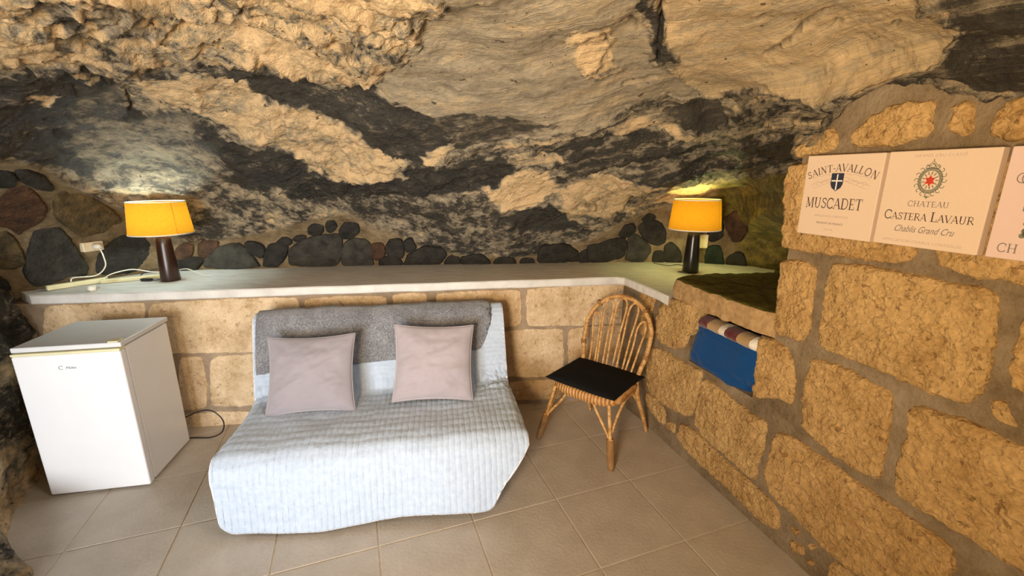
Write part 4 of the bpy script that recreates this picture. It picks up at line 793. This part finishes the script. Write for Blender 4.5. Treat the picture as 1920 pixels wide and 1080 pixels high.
# ------------------------------------------------------------ table lamps
M['seam'] = plain('shade_seam_cloth', (.42, .16, .012), .9, .1)
def lamp(label, loc, base_mat, bulb_col, power, rz, seam_deg):
    L = thing('table_lamp', label, 'lamp', loc, rz, 'pair of table lamps on the white shelf')
    lathe('base', [(.0001, 0), (.056, 0), (.058, .006), (.052, .12), (.044, .25), (.040, .300), (.036, .306), (.0001, .306)], base_mat, L, 32)
    lathe('neck', [(.0001, .306), (.026, .306), (.026, .318), (.010, .320), (.010, .345), (.0001, .345)], M['chrome'], L, 20)
    n = 48
    sh = lathe('shade', [(.180, .322), (.1595, .530)], M['shade'], L, n)
    sa = math.radians(seam_deg); V = []
    for r, z in ((.1806, .324), (.1601, .528)):
        for q in (-.009, .009): V.append(((r + .0004) * math.cos(sa + q), (r + .0004) * math.sin(sa + q), z))
    from_arrays('shade_seam', V, [(0, 1, 3, 2)], M['seam'], sh)
    for r, z in ((.1802, .322), (.1597, .530)):
        lathe('shade_rim', [(r - .002, z - .003), (r + .0015, z - .003), (r + .0015, z + .004), (r - .002, z + .004), (r - .002, z - .003)], M['shade_lining'], sh, n)
    bm = bmesh.new()
    for k in range(3):
        a = 2 * math.pi * k / 3 + .4
        tube('', [(.010 * math.cos(a), .010 * math.sin(a), .345), (.09 * math.cos(a), .09 * math.sin(a), .335), (.1785 * math.cos(a), .1785 * math.sin(a), .326)], .0016, None, None, 8, 5, bm)
    bm_obj('shade_carrier', bm, M['chrome'], sh)
    e = m_emit('lit_bulb', bulb_col, 18); b = lathe('bulb', [(.0001, .345), (.012, .346), (.014, .36), (.030, .395), (.030, .41), (.018, .43), (.0001, .436)], e, L, 20)
    d = bpy.data.lights.new('bulb_light', 'POINT'); d.energy = power; d.color = bulb_col; d.shadow_soft_size = .032
    lo = bpy.data.objects.new('bulb_light', d); C.collection.objects.link(lo); lo.parent = L; lo.location = (0, 0, .405)
    b.visible_shadow = True
    return L
l1 = lamp('table lamp with brown wooden base and ochre shade at the left end of the shelf', (-2.345, 2.965, SHELF_Z + .001), M['wood'], (.82, 1.0, .96), 80, 0, -25)
l2 = lamp('table lamp with black base and ochre shade in the corner alcove on the right', (1.326, 3.225, SHELF_Z + .001), M['black_wood'], (.93, 1.0, .36), 42, 2.0, 130)
cd = tube('cord', [(-.05, .0, .006), (-.09, -.02, .006), (-.14, -.03, .008), (-.20, -.01, .008), (-.24, .06, .03), (-.20, .14, .05)], .0035, M['black_plastic'], l1, 40, 6); cd['label'] = 'black cord'
box('cord_switch', (-.175, -.045, .001), (-.105, -.018, .019), M['black_plastic'], l1, .005)
cd = tube('cord', [(.03, .03, .006)] + [(.05 + .05 * math.cos(a) , -.02 + .09 * math.sin(a), .008 + .004 * k) for k, a in enumerate(np.linspace(.4, 5.6, 9))] + [(.1, -.2, .01), (.2, -.25, .02)], .0032, M['black_plastic'], l2, 60, 6); cd['label'] = 'black cord'
l2.rotation_euler = (0, 0, math.radians(180))

# ------------------------------------------------------------ sockets, cables and trunking on the shelf
def socket(label, uvp, w, h, plug=True):
    O = lat(*uvp); du = lat(uvp[0] + .05, uvp[1]) - lat(uvp[0] - .05, uvp[1]); dv = lat(uvp[0], uvp[1] + .05) - lat(uvp[0], uvp[1] - .05)
    n = np.cross(du, dv); n /= np.linalg.norm(n)
    if n @ (np.array((0, 0, 1.66)) - O) < 0: n = -n
    O = O + n * .022
    rz = math.atan2(n[0], -n[1])
    s = thing('wall_socket', label, 'socket', O, rz)
    box('plate', (-w / 2, -.012, -h / 2), (w / 2, .03, h / 2), M['socket'], s, .006, 3)
    if plug:
        o = lathe('plug', [(.0001, .045), (.012, .045), (.019, .03), (.021, 0), (.0001, 0)], M['ivory'], s, 20); o.rotation_euler = (math.pi / 2, 0, 0); o.location = (.008, -.012, 0)
    return s, O, n
s1, so, sn = socket('cream double wall socket with a plug in it on the left stone wall', (3.26, 1.32), .118, .062)
tag(tube('power_cable', [so + sn * .05 + (.012, 0, 0), so + sn * .055 + (.02, 0, -.05), so + sn * .05 + (.02, 0, -.12), so + sn * .04 + (-.03, -.02, -.18), (-2.845, 2.80, 1.02), (-2.84, 2.775, .992)], .0042, M['ivory'], None, 50, 7), 'white mains cable hanging from the left wall socket down to the shelf', 'cable')
socket('small white wall socket on the mossy stones behind the right lamp', (9.45, .80), .075, .11, False)
def trunk(label, a, b, w=.024, h=.022):
    a, b = Vector(a), Vector(b); d = b - a; rz = math.atan2(d.y, d.x)
    t = thing('cable_trunking', label, 'cable trunking', a, rz, 'yellowed cable trunking on the shelf')
    box('channel', (0, -w / 2, 0), (d.length, w / 2, h * .7), M['cream'], t, .002)
    box('cover', (.001, -w / 2 - .0015, h * .55), (d.length - .001, w / 2 + .0015, h), M['cream'], t, .003)
    return t
trunk('yellowed length of cable trunking on the shelf under the wall socket', (-2.900, 2.672, SHELF_Z + .003), (-2.742, 2.925, SHELF_Z + .003), .032, .030)
trunk('yellowed length of cable trunking on the shelf running behind the left lamp base', (-2.730, 2.86, SHELF_Z + .003), (-2.46, 3.03, SHELF_Z + .003), .028, .026)
tag(tube('lamp_cable', [(-2.72, 2.87, .995), (-2.68, 2.90, 1.025), (-2.60, 2.97, 1.04), (-2.52, 3.03, 1.01), (-2.44, 3.09, 1.0), (-2.36, 3.13, 1.01), (-2.30, 3.12, 1.0), (-2.2, 3.08, .975), (-2.12, 3.07, .972)], .0038, M['ivory'], None, 60, 6), 'thin white cable arching over the trunking behind the left lamp', 'cable')
pl = thing('loose_plug', 'small white plug lying on the shelf in front of the cable trunking', 'plug', (-2.612, 2.672, SHELF_Z + .017), .5)
o = lathe('plug_body', [(.0001, -.022), (.012, -.022), (.018, -.010), (.018, .016), (.0001, .016)], M['ivory'], pl, 18); o.rotation_euler = (0, math.pi / 2, 0)
for y in (-.007, .007): o = lathe('pin', [(.0001, 0), (.0022, 0), (.0022, .018), (.0001, .018)], M['chrome'], pl, 8); o.rotation_euler = (0, math.pi / 2, 0); o.location = (.016, y, 0)

# ------------------------------------------------------------ niche contents
def rw(s, z, d=0.0): return WALL_CORNER + RIGHT_DIR * s + UP * z - RIGHT_N * d
RA = math.atan2(RIGHT_DIR[1], RIGHT_DIR[0])
bag = thing('blue_bag', 'royal blue cloth bundle stuffed into the niche of the right wall', 'bag', rw(.985, .618, .135), RA)
def bundle():
    n, m = 90, 60; Q = np.zeros((n, m, 3))
    for i in range(n):
        a = 2 * math.pi * i / n
        for j in range(m):
            b = -math.pi / 2 + math.pi * j / (m - 1); ca, sa, cb, sb = math.cos(a), math.sin(a), math.cos(b), math.sin(b)
            f = lambda v, e: math.copysign(abs(v) ** e, v)
            Q[i, j] = (.236 * f(ca, .3) * f(cb, .22), .155 * f(sa, .35) * f(cb, .25), .130 + .130 * f(sb, .4))
    lean = (Q[..., 2] / .256); Q[..., 1] += .035 * lean
    nn = Q - (0, 0, .128); nn /= np.linalg.norm(nn, axis=2)[..., None] + 1e-9
    q = np.stack([Q[..., 0] * 2.5 + Q[..., 2] * 2, Q[..., 1] * 4, Q[..., 2] * 10 - Q[..., 0] * -3], -1)
    fold = 1 - np.abs(fbm(q, 3)) * 2
    rdg = np.clip(1 - np.abs(np.sin(9 * (Q[..., 0] * 1.1 + Q[..., 2] * 2.4) + 3.2 * fbm(Q * 5 + 8, 2))), 0, 1) ** 2.5
    return grid_mesh('cloth', Q + nn * (.016 * fold + .010 * fbm(Q * 9, 3) - .018 * rdg - .004)[..., None], M['blue_cloth'], bag, wrap=True)
bundle()
tw = thing('striped_towel', 'rolled towel striped burgundy, tan and white lying on the blue bundle', 'towel', rw(.797, .876, .052), RA)
def towel():
    n, m = 70, 28; Q = np.zeros((m, n, 3))
    for i in range(n):
        x = .415 * i / (n - 1); k = min(1, (i + .5) / 3, (n - i - .5) / 4) ** .5
        for j in range(m):
            a = 2 * math.pi * j / m; Q[j, i] = (x, .060 * k * math.cos(a), .034 * k * math.sin(a) + .0 * x)
    Q += .0035 * np.stack([0 * Q[..., 0], fbm(Q * 20, 3), fbm(Q * 20 + 4, 3)], -1)
    return grid_mesh('roll', Q, M['towel'], tw, wrap=True, flip=True)
towel()

# ------------------------------------------------------------ canvas prints of wine labels
def arc(cx, cy, rx, ry, a0, a1, n=14): return [(cx + rx * math.cos(math.radians(a0 + (a1 - a0) * k / n)), cy + ry * math.sin(math.radians(a0 + (a1 - a0) * k / n))) for k in range(n + 1)]
TK, TN, SF = .165, .07, .055
def sf(x, y, h=.13): return ([(x - h, y), (x + h, y)], SF)
def tick(x, y0, y1): return ([(x, y0), (x, y1)], SF)
GL = {
'A': (.84, [([(.06, 0), (.42, 1)], TN), ([(.42, 1), (.76, 0)], TK), ([(.18, .34), (.64, .34)], TN), sf(.06, .02), sf(.76, .02)]),
'C': (.86, [(arc(.46, .5, .38, .48, 42, 318, 20), .13), tick(.76, .62, .95), tick(.76, .05, .3)]),
'D': (.92, [([(.2, 0), (.2, 1)], TK), ([(.2, .975), (.45, .975)] + arc(.45, .5, .36, .475, 90, -90, 14) + [(.2, .025)], .10), sf(.15, .02), sf(.15, .98)]),
'E': (.74, [([(.2, 0), (.2, 1)], TK), ([(.2, .97), (.62, .97)], TN), ([(.2, .5), (.5, .5)], TN), ([(.2, .03), (.66, .03)], TN), tick(.62, .76, 1), tick(.66, 0, .26), tick(.5, .4, .6), sf(.15, .02), sf(.15, .98)]),
'H': (.94, [([(.2, 0), (.2, 1)], TK), ([(.74, 0), (.74, 1)], TK), ([(.2, .5), (.74, .5)], TN), sf(.2, .02, .16), sf(.2, .98, .16), sf(.74, .02, .16), sf(.74, .98, .16)]),
'I': (.42, [([(.21, 0), (.21, 1)], TK), sf(.21, .02, .16), sf(.21, .98, .16)]),
'L': (.72, [([(.2, 0), (.2, 1)], TK), ([(.2, .03), (.64, .03)], TN), tick(.64, 0, .3), sf(.2, .98, .17), sf(.15, .02)]),
'M': (1.1, [([(.16, 0), (.2, 1)], TN), ([(.2, 1), (.52, .08)], TK), ([(.52, .08), (.86, 1)], TN), ([(.88, 1), (.92, 0)], TK), sf(.15, .02), sf(.92, .02, .16), sf(.15, .98), sf(.93, .98)]),
'N': (.94, [([(.16, 0), (.16, 1)], TN), ([(.16, 1), (.76, 0)], TK), ([(.76, 0), (.76, 1)], TN), sf(.16, .02), sf(.12, .98), sf(.76, .98)]),
'O': (.94, [(arc(.47, .5, .38, .48, 0, 360, 26), .13)]),
'R': (.86, [([(.2, 0), (.2, 1)], TK), ([(.2, .975), (.42, .975)] + arc(.42, .735, .24, .24, 90, -90, 10) + [(.2, .495)], .09), ([(.42, .49), (.8, .01)], .13), sf(.18, .02, .16), sf(.15, .98)]),
'S': (.70, [([(.58, .80), (.50, .93), (.34, .97), (.19, .89), (.15, .74), (.24, .61), (.42, .51), (.56, .40), (.59, .24), (.50, .08), (.34, .03), (.18, .08), (.11, .22)], .115), tick(.59, .72, .97), tick(.11, .03, .3)]),
'T': (.80, [([(.4, 0), (.4, 1)], TK), ([(.06, .97), (.74, .97)], TN), tick(.06, .74, 1), tick(.74, .74, 1), sf(.4, .02, .16)]),
'U': (.92, [([(.2, 1), (.2, .3), (.26, .1), (.44, .02), (.62, .08), (.70, .28), (.72, 1)], .11), ([(.2, 1), (.2, .3)], TK), sf(.2, .98, .16), sf(.72, .98)]),
'V': (.82, [([(.08, 1), (.42, 0)], TK), ([(.42, 0), (.76, 1)], TN), sf(.08, .98, .15), sf(.76, .98)]),
'-': (.44, [([(.08, .42), (.36, .42)], .1)]), ' ': (.42, [])}
def ribbon(V, F, pts, w, f):
    p = np.array(pts, float); tg = np.gradient(p, axis=0); tg /= np.linalg.norm(tg, axis=1)[:, None] + 1e-9
    nr = np.stack([-tg[:, 1], tg[:, 0]], -1); b = len(V)
    for k in range(len(p)): V.append(f(*(p[k] + nr[k] * w / 2))); V.append(f(*(p[k] - nr[k] * w / 2)))
    for k in range(len(p) - 1): F.append((b + 2 * k, b + 2 * k + 1, b + 2 * k + 3, b + 2 * k + 2))
def serif(name, txt, cx, cy, width, hgt, mat, parent, big=None, bend=0.0, y=-.0274):
    """cx, cy: centre of the baseline on the canvas; bend: drop of the ends for arched lines"""
    tot = sum(GL[c][0] * (big if (big and k in BIGS) else 1.0) for k, c in enumerate(txt)) if not big else 0
    sizes = [1.0] * len(txt)
    if big:
        st = True
        for k, c in enumerate(txt):
            if c == ' ': st = True; continue
            sizes[k] = big if st else 1.0; st = False
        tot = sum(GL[c][0] * s for c, s in zip(txt, sizes))
    sx = width / tot; V, F = [], []; x = -width / 2
    for c, s in zip(txt, sizes):
        adv, st = GL[c]; mid = x + adv * s * sx / 2
        for pts, w in st:
            if len(pts) == 2:
                pts = [tuple(np.array(pts[0]) + (np.array(pts[1]) - np.array(pts[0])) * q) for q in (0, .5, 1)]
            def f(a, b, x0=x, m=mid, s=s, adv=adv):
                lx, lz = x0 + a * s * sx - m, b * hgt * s
                t = m / (width / 2); ang = -2 * bend / (width / 2) * t
                return (cx + m + lx * math.cos(ang) - lz * math.sin(ang), y, cy - bend * t * t + lx * math.sin(ang) + lz * math.cos(ang))
            ribbon(V, F, pts, w * .8, f)
        x += adv * s * sx
    return from_arrays(name, V, F, mat, parent, False)
def flat_poly(name, polys, mat, parent, y=-.0274):
    V, F = [], []
    for p in polys:
        b = len(V); V += [(q[0], y, q[1]) for q in p]; F.append(tuple(range(b, len(V))))
    return from_arrays(name, V, F, mat, parent, False)
def strokes(name, lines, w, mat, parent, y=-.0275):
    V, F = [], []
    for l in lines: ribbon(V, F, l, w, lambda a, b: (a, y, b))
    return from_arrays(name, V, F, mat, parent, False)
def small(txt, cx, cz, size, mat, parent, shear=0.0, width=1.0, spacing=1.0, y=-.0274): return text_mesh('lettering', txt, size, mat, parent, (cx, y, cz), RX, shear, .0002, 'CENTER', spacing, width)
def canvas(label, s, z, w, h, mat, tilt=0.0):
    t = thing('canvas_print', label, 'canvas print', rw(s + w / 2, z, -.028), RA, 'wine label canvases on the right wall')
    t.rotation_euler = (0, tilt, RA)
    box('canvas', (-w / 2, -.027, 0), (w / 2, .002, h), mat, t, .003, 2)
    return t
c1 = canvas('cream canvas reading MUSCADET, leftmost and nearest the corner lamp', 1.372, 1.440, .281, .295, M['canvas'])
serif('lettering', 'SAINT-AVALLON', 0, .236, .250, .026, M['ink'], c1, None, .030)
serif('lettering', 'MUSCADET', -.012, .103, .215, .038, M['ink'], c1)
small('APPELLATION CONTROLEE', -.012, .071, .0105, M['ink_pale'], c1)
small('PRODUIT DE FRANCE', -.012, .045, .0105, M['ink_grey'], c1)
small('12% VOL', -.012, .022, .0095, M['ink_pale'], c1)
sh = lambda cx, cz, w, h: [(cx - w, cz + h), (cx + w, cz + h), (cx + w, cz - h * .2), (cx + w * .75, cz - h * .62), (cx, cz - h), (cx - w * .75, cz - h * .62), (cx - w, cz - h * .2)][::-1]
fl = []
for s in (-1, 1):
    for k in range(5):
        fl.append([(s * (.022 + .018 * k + .012 * math.cos(a)), .208 - .006 * k + .007 * math.sin(a)) for a in np.linspace(0, 5.2, 12)])
    fl.append([(s * x, .226 - 2.2 * (x - .02) ** 2 - .002 * math.sin(x * 200)) for x in np.linspace(.02, .105, 20)])
    fl.append([(s * x, .203 - 1.6 * (x - .02) ** 2 + .003 * math.sin(x * 160)) for x in np.linspace(.02, .10, 20)])
strokes('flourish', fl, .0016, M['ink_pale'], c1, -.02735)
fp = flat_poly('shield', [sh(-.010, .198, .023, .032)], M['ink_blue'], c1, -.0276)
strokes('shield_cross', [[(-.010, .226), (-.010, .170)], [(-.030, .203), (.010, .203)]], .0045, M['ink_white'], fp, -.0279)
c2 = canvas('cream canvas reading CASTERA LAVAUR with a red crest, between two others', 1.664, 1.442, .281, .294, M['canvas'])
small('GRAND CRU CLASSÉ', 0, .274, .0125, M['ink_pale'], c2, 0, 1.0, 1.15)
ring = lambda rx, rz, n=28: [(-.012 + rx * math.cos(a), .205 + rz * math.sin(a)) for a in np.linspace(0, 2 * math.pi, n)]
strokes('crest_ring', [ring(.030, .036), ring(.0255, .031)], .0042, M['ink_green'], c2)
strokes('crest_beads', [[(-.012 + r * math.cos(a), .205 + r * 1.2 * math.sin(a)) for r in (.014, .022)] for a in np.linspace(0, 2 * math.pi, 14)[:-1]], .003, M['ink_green'], c2, -.0276)
flat_poly('crest_rosette', [[(-.012 + (.016 if k % 2 else .008) * math.cos(k * math.pi / 6), .204 + (.018 if k % 2 else .010) * math.sin(k * math.pi / 6)) for k in range(12)]], M['ink_red'], c2, -.0278)
cr_ = [[(-.030, .242), (-.012, .262), (.006, .242)], [(-.022, .244), (-.012, .256), (-.002, .244)], [(-.012, .262), (-.012, .268)], [(-.028, .240), (.004, .240)]]
for a in np.linspace(0, 2 * math.pi, 17)[:-1]:
    x, z = -.012 + .036 * math.cos(a), .205 + .043 * math.sin(a)
    cr_.append([(x + .0055 * math.cos(q + a), z + .0055 * math.sin(q + a)) for q in np.linspace(2, 6.8, 9)])
cr_ += [[(-.012, .160), (-.012, .150)], [(-.020, .158), (-.012, .153), (-.004, .158)]]
strokes('crest_flourish', cr_, .0024, M['ink_green'], c2, -.0275)
serif('lettering', 'CHATEAU', -.004, .126, .110, .017, M['ink_grey'], c2)
serif('lettering', 'CASTERA LAVAUR', -.001, .083, .238, .022, M['ink'], c2, 1.3)
small('Chablis Grand Cru', -.004, .046, .029, M['ink_grey'], c2, .45, .72)
small('APPELLATION CHABLIS CONTRÔLÉE', -.004, .013, .0118, M['ink_pale'], c2, 0, 1.0, 1.12)
c3 = canvas('pinkish canvas with grapes, rightmost and cut off by the picture edge', 1.962, 1.443, .281, .293, M['canvas_pink'])
strokes('lettering', [[(-.088 + .016 * math.cos(a) * (1 + .1 * a / 6), .212 + .018 * math.sin(a)) for a in np.linspace(.7, 6.0, 24)], [(-.105 + .010 * math.cos(a), .212 + .012 * math.sin(a)) for a in np.linspace(1.0, 5.0, 14)]], .0025, M['ink_grey'], c3)
flat_poly('house_engraving', [[(-.088, .128), (-.02, .128), (-.02, .160), (-.035, .172), (-.055, .160), (-.072, .160), (-.076, .176), (-.088, .160)]], M['ink_grey'], c3)
gr = []
rd = random.Random(4)
for k in range(34):
    x, z = -.055 + rd.gauss(0, .018), .078 + rd.gauss(0, .014); gr.append([(x + .007 * math.cos(a), z + .007 * math.sin(a)) for a in np.linspace(0, 2 * math.pi, 9)[:-1]])
flat_poly('grape_engraving', gr, M['ink_green'], c3)
serif('lettering', 'CH', -.098, .018, .042, .024, M['ink_grey'], c3)
